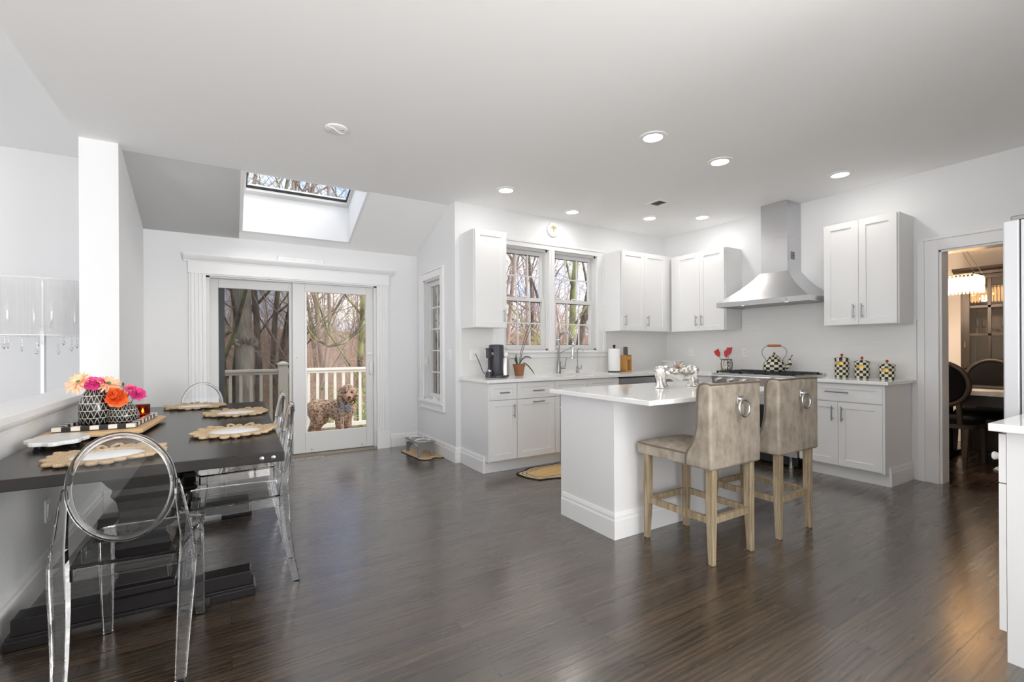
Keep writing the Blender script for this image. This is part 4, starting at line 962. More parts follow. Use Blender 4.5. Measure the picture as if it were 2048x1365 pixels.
# canisters
def canister(label, x, y, h):
    t = thing('canister', label, 'canister', (x, y, ZK), .5, 'checked canisters right of the range')
    MB().lathe([(.058, 0), (.060, .003), (.060, h), (0, h)], n=36).build('jar', checker_mat('checked_canister', 14, .0262, CREAM, INK), parent=t, smooth=40)
    l = MB().lathe([(.064, h + .0005), (.066, h + .006), (.062, h + .013), (.036, h + .023), (.012, h + .026), (0, h + .026)], n=36).build('lid', checker_mat('checked_canister_lid', 14, .05, INK, CREAM), parent=t, smooth=40)
    MB().lathe([(.007, h + .026), (.009, h + .031), (.006, h + .034)], n=12).build('collar', GOLD, parent=l)
    MB().lathe([(.004, h + .034), (.014, h + .043), (.011, h + .052), (.0, h + .060)], n=10).build('knob', RED, parent=l)
    R = .0608; A = [radians(a) for a in range(112, 163, 5)]; A = [a + pi * .5 for a in A]
    A = [radians(160 + a) for a in range(-27, 28, 6)]; mb = MB()
    lo = [mb.v((R * cos(a), R * sin(a), h - .052)) for a in A]; hi = [mb.v((R * cos(a), R * sin(a), h - .026)) for a in A]
    for i in range(len(A) - 1): mb.face((lo[i], lo[i + 1], hi[i + 1], hi[i]))
    mb.build('gold_label', GOLD, parent=t, smooth=60)
    return t
canister('tallest checked canister, next to the range', 5.17, 2.235, .175)
canister('middle-height checked canister between the tallest and the shortest', 5.165, 2.062, .147)
canister('shortest checked canister, at the open end of the worktop', 5.16, 1.862, .120)
# utensil holder and its tools
UX, UY = 5.13, 3.455
o = MB().lathe([(.03, 0), (.078, .004), (.085, .012), (.08, .012), (.03, .006), (0, .006)], n=28).build('saucer', BLACK, smooth=40, loc=(UX, UY, ZK)); tag(o, 'black saucer under the wire utensil holder left of the range', 'saucer')
t = thing('utensil_holder', 'openwork black wire crock with a gold label left of the range', 'utensil holder', (UX, UY, ZK + .0065))
MB().lathe([(.048, 0), (.056, .02), (.060, .09), (.055, .15), (.052, .15), (.057, .09), (.053, .02), (0, .004)], n=28).build('crock', M_('cream_crock', (.75, .73, .66), .25, vary=((120, 120, 60), (.05, .05, .045), 4, .50, .56)), parent=t, smooth=50)
mb = MB()
for z, r_ in ((.004, .050), (.035, .0585), (.150, .0565)): mb.tube([(r_ * cos(2 * pi * k / 24), r_ * sin(2 * pi * k / 24), z) for k in range(24)], .004, 6, closed=True)
for k in range(4): a = pi / 4 + k * pi / 2; mb.tube([(r_ * cos(a), r_ * sin(a), z) for r_, z in ((.050, 0), (.0585, .03), (.064, .09), (.0565, .15))], .0035, 6)
mb.build('wire_frame', IRON, parent=t, smooth=60)
MB().hexa([(-.064, .022, .006), (-.050, .050, .006), (-.048, .048, .036), (-.062, .020, .036), (-.067, .024, .006), (-.053, .052, .006), (-.051, .050, .036), (-.065, .022, .036)]).build('gold_label', GOLD, parent=t)
def utensil(nm, label, dx, dy, blade, L):
    t = thing(nm, label, 'utensil', (UX, UY, ZK + .012), 0, 'red kitchen utensils in the crock')
    d = Vector((dx, dy, 1)).normalized(); e = d * L
    MB().tube([(0, 0, .004), tuple(e)], .005, 8).build('handle', NICKEL, parent=t, smooth=60)
    s = Vector((.25, -1, 0)); s = (s - d * s.dot(d)).normalized(); nrm = d.cross(s); mb = MB()
    P = [(-.012, 0), (-.030, .035), (-.032, .085), (.032, .095), (.030, .035), (.012, 0)] if blade == 'flat' else [(-.010, 0), (-.022, .02), (-.026, .05), (-.020, .08), (0, .092), (.020, .08), (.026, .05), (.022, .02), (.010, 0)]
    mb.loft([[e + s * a + d * b_ + nrm * k for a, b_ in P] for k in (-.004, .004)]); mb.build('head', RED, parent=t, bevel=.002)
utensil('spatula', 'red flat spatula tilting left out of the crock', -.05, .52, 'flat', .20)
utensil('spatula', 'red spatula standing upright at the right of the crock', .05, -.10, 'flat', .20)
utensil('spoon', 'red spoon between the two spatulas in the crock', .05, .06, 'round', .17)
# striped bowls nested in a stack
BX, BY = 5.07, 4.215
bz = 0
BOWL = [(.055, 0), (.060, .004), (.098, .014), (.132, .024), (.139, .030), (.139, .044), (.131, .045), (.098, .022), (.058, .009), (0, .008)]
labs = ['white dark-rimmed bowl at the bottom of the stack in the corner', 'second white dark-rimmed bowl from the bottom of the corner stack', 'third white dark-rimmed bowl from the bottom of the corner stack', 'topmost white dark-rimmed bowl of the corner stack']
b0 = thing('bowl', labs[0], 'bowl', (BX, BY, ZK), 0, 'stacked bowls in the corner')
MB().lathe(BOWL, n=36).build('bowl_body', WHITEGLAZE, parent=b0, smooth=40)
MB().tube([(.1375 * cos(2 * pi * k / 36), .1375 * sin(2 * pi * k / 36), .0375) for k in range(36)], .0028, 6, closed=True).build('dark_band', BLACK, parent=b0, smooth=60)
for k in range(1, 4): dup(b0, labs[k], (BX, BY, ZK + .0265 * k))
# paper towel roll
t = thing('paper_towel_holder', 'roll of white paper towels on an upright holder by the window', 'paper towel', (4.13, 4.33, ZK))
MB().lathe([(.078, 0), (.080, .006), (.076, .012), (0, .012)], n=32).lathe([(.006, .012), (.006, .300), (.009, .304)], n=12).build('stand', M_('dark_metal_stand', (.05, .05, .05), .3, .8), parent=t, smooth=40)
MB().lathe([(.0, .012), (.072, .013), (.074, .016), (.074, .288), (.072, .291), (.022, .291), (.0, .291)], n=40).build('paper_roll', M_('soft_white_paper', (.86, .86, .87), .95), parent=t, smooth=40)
MB().lathe([(.008, .300), (.018, .308), (.012, .318), (.020, .330), (.012, .340), (0, .341)], n=16).build('finial', BLACK, parent=t, smooth=50)
# knife block
t = thing('knife_block', 'light wooden knife block with slotted front beside the paper towels', 'knife block', (4.36, 4.36, ZK), .2)
mb = MB().box(-.06, -.05, 0, -.048, .05, .21).box(.048, -.05, 0, .06, .05, .21).box(-.06, -.05, 0, .06, .05, .015).box(-.06, -.05, .15, .06, -.04, .195).box(-.06, .04, 0, .06, .05, .21)
mb.build('block', M_('honey_wood', (.55, .28, .07), .4), parent=t, bevel=.002)
for i, x in enumerate((-.034, -.004, .028)):
    k = thing('knife', ['grey-handled knife at the left of the wooden block', 'middle grey-handled knife in the wooden block', 'grey-handled knife at the right of the wooden block'][i], 'knife', (4.36 + x, 4.36 + .2 * x, ZK), .2, 'knives in the wooden block')
    MB().box(-.010, -.002, .017, .010, .002, .20).build('blade', M_('cream_sheath', (.62, .52, .36), .5), parent=k)
    MB().loft([[(-.009, -.007, .20), (.009, -.007, .20), (.009, .007, .20), (-.009, .007, .20)], [(-.011, -.009, .27), (.009, -.009, .27), (.009, .009, .27), (-.011, .009, .27)], [(-.012, -.007, .315), (.007, -.007, .315), (.007, .007, .315), (-.012, .007, .315)]]).build('handle', M_('grey_knife_handle', (.16, .15, .14), .35, .5), parent=k, bevel=.003)
# coffee machine
t = thing('coffee_machine', 'black and silver pod coffee machine at the left end of the worktop', 'coffee machine', (2.40, 4.24, ZK))
CH = M_('charcoal_plastic', (.045, .045, .055), .35)
MB().lathe([(.085, 0), (.088, .012), (.085, .022), (0, .022)], (.0, -.02, 0), 30).box(-.11, -.07, 0, .02, .08, .02).build('base', CH, parent=t, smooth=40)
MB().lathe([(.078, .022), (.080, .03), (.080, .325), (.076, .338), (.050, .344), (0, .344)], (-.01, .02, 0), 32, .95, 1.1).build('body', CH, parent=t, smooth=40)
MB().box(-.125, -.02, .29, -.02, .05, .305).box(-.130, -.035, .20, -.095, .03, .29).box(-.118, -.02, .09, -.104, .01, .20).lathe([(.022, .085), (.022, .092), (.006, .094)], (-.111, -.005, 0), 16).build('brew_head', CH, parent=t, bevel=.003)
MB().box(-.094, -.032, .235, -.045, .0, .262).build('silver_button', CHROME, parent=t)
MB().lathe([(.036, 0), (.036, .06), (.034, .06), (.034, .002), (0, .002)], (-.112, -.01, .0), 20).build('drip_tray', CH, parent=t, smooth=40)
MB().lathe([(.028, .062), (.030, .075), (.030, .080), (0, .080)], (-.112, -.01, 0), 20).build('cup_grid', CHROME, parent=t, smooth=40)
MB().lathe([(.041, .0225), (.041, .20), (.034, .215), (0, .216)], (.062, -.048, 0), 26).build('milk_frother', steel_mat('frother_steel', (.55, .55, .55), .25), parent=t, smooth=40)
MB().ball((.060, -.062, .232), .027).build('frother_lid', M_('clear_lid', (.75, .80, .80), .1), parent=t, smooth=60)
MB().box(.030, -.066, .298, .062, -.0620, .304).build('badge', CHROME, parent=t)
MB().tube([(-.105, .06, .02), (-.135, .09, .06), (-.150, .14, .16), (-.155, .20, .23), (-.135, .262, .245)], .004, 8).build('power_cord', BLACK, parent=t, smooth=60)
o = MB().lathe([(.026, 0), (.026, .155), (.022, .172), (.016, .176), (.016, .182), (0, .182)], n=24).build('bottle', M_('dark_glass_bottle', (.03, .028, .02), .1), smooth=40, loc=(2.555, 4.33, ZK)); tag(o, 'small dark bottle with a pale cap between the coffee machine and the potted orchid', 'bottle')
MB().lathe([(.0165, .182), (.0165, .19), (.010, .20), (0, .20)], n=16).lathe([(.0263, .02), (.0263, .14)], n=24).build('cap', PLASTER, parent=o, smooth=40)
# orchid
t = thing('potted_orchid', 'orchid with pale yellow flowers in a terracotta pot under the window', 'potted plant', (2.735, 4.36, ZK), 0)
MB().lathe([(.046, 0), (.062, .098), (.068, .099), (.070, .126), (.063, .126), (.058, .105), (0, .10)], n=30).build('pot', TERRA, parent=t, smooth=40)
MB().lathe([(.058, .104), (.0, .112)], n=20).build('bark', M_('bark_mulch', (.08, .055, .035), .95), parent=t)
def strap(mb, pts, w):
    L = []
    P = [Vector(p) for p in pts]
    for i, p in enumerate(P):
        d = (P[min(i + 1, len(P) - 1)] - P[max(i - 1, 0)]).normalized(); s = d.cross(Vector((0, 0, 1))); s = s.normalized() if s.length > .01 else Vector((0, 1, 0)); f = sin(pi * (i + .6) / (len(P) + .2))
        L.append([p - s * w * f + Vector((0, 0, .012 * f)), p, p + s * w * f + Vector((0, 0, .012 * f))])
    V = [[mb.v(q) for q in r] for r in L]
    for A, B in zip(V, V[1:]):
        for i in (0, 1): mb.face((A[i], A[i + 1], B[i + 1], B[i]))
for pts in ([(.0, 0, .11), (.03, -.01, .17), (.075, -.02, .205), (.115, -.03, .20), (.14, -.035, .185)], [(.02, 0, .11), (.06, -.02, .135), (.10, -.035, .10), (.14, -.05, .05), (.165, -.055, .01)], [(-.02, 0, .11), (-.04, .0, .16), (-.045, -.01, .20)], [(.0, .02, .11), (-.015, .03, .17), (-.02, .03, .23)]):
    mb = MB(); strap(mb, pts, .020); o = mb.build('leaf', LEAF, parent=t, smooth=60); so = o.modifiers.new('th', 'SOLIDIFY'); so.thickness = .002
for pts in ([(.0, 0, .11), (.02, .0, .25), (.07, -.01, .42), (.13, -.015, .56), (.165, -.02, .64)], [(.012, .01, .11), (.05, .01, .26), (.10, .005, .40), (.145, 0, .50), (.165, 0, .55)]): MB().tube(pts, .0035, 6).build('flower_spike', M_('plum_stem', (.09, .05, .07), .5), parent=t, smooth=60)
PY = M_('pale_yellow_petals', (.50, .48, .22), .6)
rng = random.Random(8)
for k in range(8):
    c = Vector((.11 + .145 * k / 7, -.02 + rng.uniform(-.02, .02), .395 + .05 * sin(k * 1.3) - .02 * (k > 5))); mb = MB()
    if k < 2: c = Vector((.05 + .02 * k, -.01, .46 - .02 * k))
    petal_ring(mb, c, (rng.uniform(-.3, .3), -1, .2), 5, .003, .024, .009, .004, rng); o = mb.build('flower', PY, parent=t, smooth=60)
# faucets
t = thing('kitchen_faucet', 'tall spring-neck pull-down faucet behind the sink', 'faucet', (3.354, 4.455, ZK))
MB().lathe([(.030, 0), (.030, .006), (.026, .008), (.026, .135), (.018, .150), (.014, .155), (.014, .46), (0, .46)], n=22).build('body', NICKEL, parent=t, smooth=40)
PA = [(0, 0, .30), (0, 0, .40), (.003, -.003, .44), (.025, -.02, .475), (.065, -.05, .49), (.105, -.08, .475), (.135, -.10, .43), (.142, -.105, .37), (.138, -.103, .31)]
MB().tube(PA, .010, 10).build('hose', STEEL_D, parent=t, smooth=60)
def smooth_path(P, n):
    P = [Vector(p) for p in P]; out = []
    for i in range(len(P) - 1):
        a, b_, c_, d = P[max(i - 1, 0)], P[i], P[i + 1], P[min(i + 2, len(P) - 1)]
        for k in range(n):
            u = k / n; out.append(.5 * ((2 * b_) + (c_ - a) * u + (2 * a - 5 * b_ + 4 * c_ - d) * u * u + (3 * b_ - a - 3 * c_ + d) * u ** 3))
    return out + [P[-1]]
sp = smooth_path(PA, 26); pts = []
for i, p in enumerate(sp):
    d = (sp[min(i + 1, len(sp) - 1)] - sp[max(i - 1, 0)]).normalized(); a_ = d.cross(Vector((.6, .8, 0))).normalized(); b_ = d.cross(a_); pts.append(p + (a_ * cos(i * 1.15) + b_ * sin(i * 1.15)) * .0165)
MB().tube(pts, .0032, 5).build('spring_coil', CHROME, parent=t, smooth=60)
MB().tube([(.138, -.103, .315), (.134, -.100, .25), (.130, -.097, .20), (.129, -.096, .185), (.128, -.095, .175)], [.014, .017, .019, .027, .025], 16).build('spray_head', CHROME, parent=t, smooth=50)
MB().tube([(0, 0, .235), (.06, -.045, .275), (.125, -.093, .315)], .006, 8).build('docking_arm', NICKEL, parent=t, smooth=60)
MB().tube([(.02, -.012, .07), (.07, -.04, .07)], .014, 14).tube([(.066, -.038, .07), (.072, -.04, .13), (.082, -.043, .185)], .0055, 8).build('lever', NICKEL, parent=t, smooth=40)
t = thing('filter_faucet', 'slim small water tap right of the tall faucet', 'faucet', (3.645, 4.46, ZK))
MB().lathe([(.024, 0), (.022, .01), (.014, .02), (.014, .075), (.006, .085), (.006, .24), (0, .24)], n=16).tube([(0, 0, .238), (0, 0, .275), (.010, -.01, .295), (.03, -.028, .300), (.048, -.042, .285), (.052, -.045, .262)], .006, 8).build('spout', NICKEL, parent=t, smooth=40)
MB().tube([(.01, -.008, .05), (.04, -.03, .05)], .007, 10).tube([(.036, -.027, .05), (.04, -.03, .095)], .004, 8).build('lever', NICKEL, parent=t, smooth=40)
# ================================================================ ceiling and wall fittings
def downlight(label, x, y, tilt=0):
    t = thing('recessed_light', label, 'ceiling light', (x, y, ZC), 0, 'recessed ceiling lights')
    MB().lathe([(.100, 0), (.098, -.006), (.070, -.010), (.066, -.004), (.066, 0)], n=36).build('trim_ring', PLASTER, parent=t, smooth=40)
    MB().lathe([(.066, -.004), (0, -.005)], n=30).build('lens', LAMPON, parent=t)
    d = bpy.data.lights.new('lamp', 'AREA'); d.shape = 'DISK'; d.size = .13; d.energy = 2.1; d.color = (1, .97, .93)
    o = bpy.data.objects.new('lamp', d); C.objects.link(o); o.parent = t; o.location = (0, 0, -.014)
    return t
for lab, x, y in (('large-looking recessed ceiling light nearest to the camera', 2.698, 2.408), ('recessed ceiling light second nearest, over the right end of the island', 3.539, 2.436), ('recessed ceiling light at the right, in front of the wall cabinet by the doorway', 4.75, 2.06),
                  ('recessed ceiling light above the narrow cabinet left of the window', 2.338, 3.953), ('recessed ceiling light just in front of the round wall clock', 3.369, 4.20), ('recessed ceiling light below the air vent, left of the last one in the corner', 4.338, 3.93), ('recessed ceiling light nearest the corner above the range hood', 4.86, 3.585)):
    downlight(lab, x, y)
t = thing('ceiling_vent', 'rectangular white air vent in the kitchen ceiling', 'air vent', (4.03, 3.473, ZC))
mb = MB().box(-.155, -.095, -.006, .155, -.07, 0).box(-.155, .07, -.006, .155, .095, 0).box(-.155, -.07, -.006, -.12, .07, 0).box(.12, -.07, -.006, .155, .07, 0); mb.build('frame', PLASTER, parent=t, bevel=.002)
MB().box(-.12, -.07, -.001, .12, .07, 0).build('duct', BLACK, parent=t)
for k in range(12):
    x = -.11 + k * .02; s = 1 if k < 6 else -1
    MB().hexa([(x - .006, -.07, -.0015), (x - .004, -.07, -.0015), (x - .004, .07, -.0015), (x - .006, .07, -.0015), (x - .006 - s * (.012 if k < 6 else .021), -.07, -.007), (x - .004 - s * (.012 if k < 6 else .021), -.07, -.007), (x - .004 - s * (.012 if k < 6 else .021), .07, -.007), (x - .006 - s * (.012 if k < 6 else .021), .07, -.007)]).build('louvre', PLASTER, parent=t)
t = thing('ceiling_cover_plate', 'round white cover plate with a wavy ridge and two screws on the ceiling', 'cover plate', (.652, 3.464, ZC), .5)
MB().lathe([(.075, 0), (.074, -.008), (.06, -.014), (0, -.016)], n=36).build('plate', PLASTER, parent=t, smooth=40)
MB().tube([(-.068, .0, -.010), (-.035, -.012, -.016), (0, 0, -.018), (.035, .012, -.016), (.068, 0, -.010)], .006, 8).build('ridge', PLASTER, parent=t, smooth=60)
for s in (-1, 1): MB().ball((s * .02, -s * .04, -.0145), .006, .006, .003).build('screw', NICKEL, parent=t, smooth=60)
# clock
t = thing('wall_clock', 'small round white clock with a gold tree on its face above the window', 'clock', (3.335, YW, 2.648))
MB().lathe([(.085, 0), (.085, .022), (.078, .028), (.074, .024), (0, .024)], n=40).build('case', PLASTER, parent=t, smooth=40, rot=(pi / 2, 0, 0))
CG = M_('clock_gold', (.42, .34, .08), .5, .2); mb = MB()
mb.lathe([(0, .0255), (.006, .0255), (.006, .026), (0, .0265)], n=8); mb.box(-.005, -.036, .0245, .005, .004, .0262)
for k in range(9):
    a = radians(15 + k * 150 / 8); mb.ball((.030 * cos(a), .012 + .024 * sin(a), .0255), .010, .008, .0015, 8, 5); mb.tube([(0, -.005, .0255), (.026 * cos(a), .010 + .02 * sin(a), .0255)], .0018, 5)
mb.build('gold_tree', CG, parent=t, rot=(pi / 2, 0, 0))
mb = MB()
for k in range(12): a = k * pi / 6; mb.ball((.062 * cos(a), .062 * sin(a), .0245), .003, .003, .001, 6, 4)
mb.build('hour_marks', CG, parent=t, rot=(pi / 2, 0, 0))
# sign on the door head
t = thing('carved_sign', 'narrow white carved sign resting on the patio door head', 'sign', (.682, YD - .035, 2.1955))
MB().box(-.232, -.010, 0, .232, .012, .050).build('board', PLASTER, parent=t, bevel=.003)
mb = MB().box(-.232, -.013, 0, .232, -.009, .006).box(-.232, -.013, .044, .232, -.009, .05); rng = random.Random(2)
x = -.205
while x < .20:
    w = rng.uniform(.004, .010); mb.box(x, -.0125, .014, x + w, -.0095, rng.choice((.026, .026, .034))); x += w + rng.choice((.003, .003, .003, .012))
mb.build('relief', M_('warm_white_relief', (.78, .77, .75), .5), parent=t)
# switches and sockets: local front faces -y
def plate(name, label, loc, rz, kind, gang=1, group='switches and sockets'):
    t = thing(name, label, 'switch' if kind == 'switch' else 'socket', loc, rz, group)
    w = .036 + (gang - 1) * .023
    MB().box(-w, -.006, -.058, w, 0, .058).build('plate', PLASTER, parent=t, bevel=.003)
    for g_ in range(gang):
        x = (g_ - (gang - 1) / 2) * .046
        if kind == 'switch': MB().hexa([(x - .016, -.006, -.034), (x + .016, -.006, -.034), (x + .016, -.006, .034), (x - .016, -.006, .034), (x - .016, -.008, -.034), (x + .016, -.008, -.034), (x + .016, -.0125, .034), (x - .016, -.0125, .034)]).build('rocker', WHITEGLAZE, parent=t)
        else:
            for z in (-.020, .020):
                o = MB().lathe([(.0165, 0), (.0165, .002), (0, .002)], n=20).build('receptacle', WHITEGLAZE, parent=t, loc=(x, -.006, z), rot=(pi / 2, 0, 0))
                MB().box(-.007, -.004, .0015, -.005, .005, .0026).box(.005, -.004, .0015, .007, .005, .0026).build('slots', M_('slot_grey', (.12, .12, .12), .6), parent=o)
    return t
plate('light_switch', 'white light switch on the short wall beside the casement window', (XC, 4.69, 1.153), RZ, 'switch')
plate('light_switch', 'white double switch on the tiles left of the coffee machine', (2.272, YW - .012, 1.146), 0, 'switch', 2)
plate('wall_socket', 'white socket the coffee machine is plugged into', (2.43, YW - .012, 1.15), 0, 'socket')
plate('wall_socket', 'white socket on the tiles under the corner wall cabinets', (XH - .012, 4.108, 1.157), RZ, 'socket')
plate('wall_socket', 'white socket on the tiles between the red utensils and the kettle', (XH - .012, 3.345, 1.15), RZ, 'socket')
plate('light_switch', 'white plate low on the half wall under the black table', (-.83, 3.36, .373), pi / 2, 'switch')

# ================================================================ things on the kitchen floor
t = thing('floor_vent', 'pale metal floor register in front of the patio door', 'floor vent', (.735, 5.615, 0))
MB().box(-.165, -.05, 0, .165, .05, .004).build('plate', M_('champagne_metal', (.55, .50, .45), .35, .6), parent=t, bevel=.002)
mb = MB()
for k in range(12): x = -.128 + k * .0235 + (.008 if k > 5 else 0); mb.hexa([(x - .005, -.026, .0042), (x + .005, -.026, .0042), (x + .008, .026, .0042), (x - .002, .026, .0042), (x - .005, -.026, .0046), (x + .005, -.026, .0046), (x + .008, .026, .0046), (x - .002, .026, .0046)])
mb.build('slots', BLACK, parent=t)
TANFELT = M_('tan_felt', (.62, .45, .27), .9, bump=((200, 200, 200), .2, .001)); DKEDGE = M_('dark_brown_edge', (.035, .022, .015), .9)
t = thing('bone_mat', 'tan bone-shaped pet mat with a dark edge', 'mat', (1.905, 5.13, 0), .10)
def bone(s):
    P = []
    for cx, cy, a0, a1 in ((.085, .215, -.2, 2.6), (-.085, .215, .55, 3.4), (-.085, -.215, 2.9, 5.75), (.085, -.215, 3.7, 6.5)):
        for k in range(11): a = a0 + (a1 - a0) * k / 10; P.append((cx + (.085 + s) * cos(a), cy + (.105 + s) * sin(a)))
    return P
MB().prism(bone(.0), 'z', 0, .006).build('edge', DKEDGE, parent=t); MB().prism(bone(-.010), 'z', .006, .008).build('felt', TANFELT, parent=t)
t = thing('pet_feeder', 'grey raised pet feeder stand beside the casement window wall', 'pet feeder', (1.868, 5.145, .0085), .0)
MB().box(-.105, -.215, .150, .105, .215, .163).build('top_board', GREYPLY, parent=t, bevel=.002)
for y in (-.20, .188):
    MB().prism([(-.095, 0), (-.062, 0), (-.050, .05), (-.025, .075), (.025, .075), (.050, .05), (.062, 0), (.095, 0), (.095, .150), (-.095, .150)], 'y', y, y + .012).build('leg_panel', GREYPLY, parent=t)
MB().prism([(-.188, .150), (-.188, .118), (-.13, .125), (-.08, .138), (.08, .138), (.13, .125), (.188, .118), (.188, .150)], 'x', -.098, -.086).build('side_rail', M_('white_edge_board', (.62, .62, .61), .5), parent=t)
for y, l in ((-.095, 'white pet bowl in the nearer hole of the grey feeder'), (.10, 'white pet bowl in the farther hole of the grey feeder')):
    o = MB().lathe([(.045, -.040), (.07, -.03), (.080, 0), (.090, .003), (.090, .006), (.080, .006), (.072, -.008), (.05, -.016), (0, -.017)], n=32).build('pet_bowl', WHITEGLAZE, smooth=40, loc=(1.868, 5.145 + y, .0085 + .1635)); tag(o, l, 'bowl', 'pet bowls in the feeder')
# scalloped kitchen rug
t = thing('kitchen_rug', 'straw-coloured rug with black scalloped border lines before the sink', 'rug', (3.25, 3.695, 0))
def scal(k):
    P = []; n = 120
    for i in range(n):
        a = 2 * pi * i / n; ex = 2 / 3.4
        x = (.90 - k) * math.copysign(abs(cos(a)) ** ex, cos(a)); y = (.252 - k) * math.copysign(abs(sin(a)) ** ex, sin(a)); q = 1 + .07 * sin(9 * a + .6)
        P.append((x * (1 + .016 * sin(7 * a)), y * q))
    return P
BR = M_('black_braid', (.025, .018, .013), .95, bump=((300, 300, 300), .5, .002)); ST = wood_mat('straw_braid', (.55, .33, .12), (.74, .52, .25), 0, 14, .1, .9, .3); ST2 = M_('pale_straw', (.68, .53, .33), .9)
for i, (k, mt, nm) in enumerate(((0, BR, 'border'), (.026, ST2, 'band'), (.050, BR, 'border'), (.060, ST2, 'band'), (.084, BR, 'border'), (.094, ST, 'center'))):
    MB().prism(scal(k), 'z', .0 if i == 0 else .006 + .0006 * (i - 1), .006 + .0006 * i).build(nm, mt, parent=t)

# ================================================================ living room: lamp with a sheer string shade
m = bpy.data.materials.new('sheer_string_shade'); m.use_nodes = True; q = m.node_tree; q.nodes.clear()
tr_ = q.nodes.new('ShaderNodeBsdfTransparent'); df = q.nodes.new('ShaderNodeBsdfDiffuse'); df.inputs[0].default_value = (.80, .80, .80, 1); tl = q.nodes.new('ShaderNodeBsdfTranslucent'); tl.inputs[0].default_value = (.8, .8, .8, 1)
ms = q.nodes.new('ShaderNodeMixShader'); ms.inputs[0].default_value = .5; q.links.new(df.outputs[0], ms.inputs[1]); q.links.new(tl.outputs[0], ms.inputs[2])
tc = q.nodes.new('ShaderNodeTexCoord'); sp_ = q.nodes.new('ShaderNodeSeparateXYZ'); q.links.new(tc.outputs['Object'], sp_.inputs[0])
an = mth(q, 'MULTIPLY', mth(q, 'ARCTAN2', sp_.outputs[1], sp_.outputs[0]), 40)
cb = q.nodes.new('ShaderNodeCombineXYZ'); q.links.new(an, cb.inputs[0]); nz = q.nodes.new('ShaderNodeTexNoise'); nz.inputs['Scale'].default_value = 1; q.links.new(cb.outputs[0], nz.inputs['Vector'])
fac = mth(q, 'ADD', .30, mth(q, 'MULTIPLY', nz.outputs['Fac'], .55))
mx_ = q.nodes.new('ShaderNodeMixShader'); q.links.new(fac, mx_.inputs[0]); q.links.new(tr_.outputs[0], mx_.inputs[1]); q.links.new(ms.outputs[0], mx_.inputs[2])
om = q.nodes.new('ShaderNodeOutputMaterial'); q.links.new(mx_.outputs[0], om.inputs[0]); SHEER = m
CRYS = M_('cut_crystal', (1, 1, 1), .02, trans=1.0, ior=1.5)
t = thing('floor_lamp', 'chrome floor lamp with a wide sheer drum shade and hanging crystals beyond the half wall', 'lamp', (-1.30, 5.2, 0))
MB().lathe([(.16, 0), (.16, .012), (.03, .03), (.019, .05), (.019, 1.37), (.014, 1.40), (.010, 1.42), (.010, 1.78), (0, 1.78)], n=24).build('pole', CHROME, parent=t, smooth=40)
sh = MB()
A = [sh.v((.34 * cos(2 * pi * k / 56), .34 * sin(2 * pi * k / 56), 1.335)) for k in range(56)]; B = [sh.v((.34 * cos(2 * pi * k / 56), .34 * sin(2 * pi * k / 56), 1.77)) for k in range(56)]
for k in range(56): sh.face((A[k], A[(k + 1) % 56], B[(k + 1) % 56], B[k]))
shd = sh.build('lamp_shade', SHEER, parent=t, smooth=60)
for z in (1.335, 1.77): MB().tube([(.341 * cos(2 * pi * k / 56), .341 * sin(2 * pi * k / 56), z) for k in range(56)], .003, 6, closed=True).build('hoop', PLASTER, parent=shd, smooth=60)
MB().tube([(-.34, 0, 1.765), (.34, 0, 1.765)], .003, 6).tube([(0, -.34, 1.765), (0, .34, 1.765)], .003, 6).build('spider', CHROME, parent=shd)
MB().ball((0, 0, 1.80), .014).build('finial', CRYS, parent=t, smooth=60)
for k in range(4):
    a = .5 + k * pi / 2; c, s = cos(a), sin(a)
    b = MB().tube([(.012 * c, .012 * s, 1.42), (.08 * c, .08 * s, 1.39), (.16 * c, .16 * s, 1.41), (.20 * c, .20 * s, 1.45)], .005, 8).lathe([(.02, 1.45), (.022, 1.46), (.010, 1.462), (.010, 1.53), (0, 1.53)], (.20 * c, .20 * s, 0), 12).build('lamp_arm', CHROME, parent=t, smooth=50)
    MB().lathe([(.012, 1.53), (.018, 1.56), (.012, 1.59), (0, 1.61)], (.20 * c, .20 * s, 0), 12).build('bulb', PLASTER, parent=b, smooth=60)
for k in range(11):
    a = k * 2 * pi / 11 + .2; R = .30 if k % 2 else .20; c, s = R * cos(a), R * sin(a); L = .10 + .025 * (k % 3); z0 = 1.36 if k % 2 else 1.34; mb = MB()
    mb.tube([(c, s, z0 + .06), (c, s, z0 - L)], .0008, 4)
    for i in range(3): mb.ball((c, s, z0 - L + .05 + i * .018), .0075, n=8, m=6)
    mb.lathe([(0, 0), (.014, .022), (.005, .045), (0, .046)], (c, s, z0 - L - .01), 8); mb.build('crystal_drop', CRYS, parent=t)

# ================================================================ dining room seen through the doorway
DARKOAK = wood_mat('dark_taupe_oak', (.018, .013, .0095), (.046, .033, .024), 2, 14, .06, .45, .1)
BLACKFAB = M_('black_velvet', (.008, .0075, .008), .8, spec=.1)
MARB = M_('white_marble_top', (.80, .76, .72), .2, vary=((4, 4, 4), (.55, .50, .46), 6, .55, .72))
t = thing('dining_room_table', 'white marble-topped table in the dining room', 'table', (6.78, 1.55, 0))
MB().box(-.36, -1.0, .715, .36, .82, .765).build('marble_top', MARB, parent=t, bevel=.005)
MB().box(-.28, -.75, .60, .28, .60, .715).build('apron', BLACK, parent=t)
for y in (-.55, .45): MB().box(-.20, y - .10, 0.05, .20, y + .10, .60).box(-.30, y - .14, 0, .30, y + .14, .05).build('pedestal_leg', BLACKGLOSS, parent=t, bevel=.006)
tag(MB().box(6.74, .7, .7655, 7.05, 1.95, .785).build('table_runner_tray', DARKOAK, bevel=.004), 'long brown tray lying on the dining room table', 'tray')
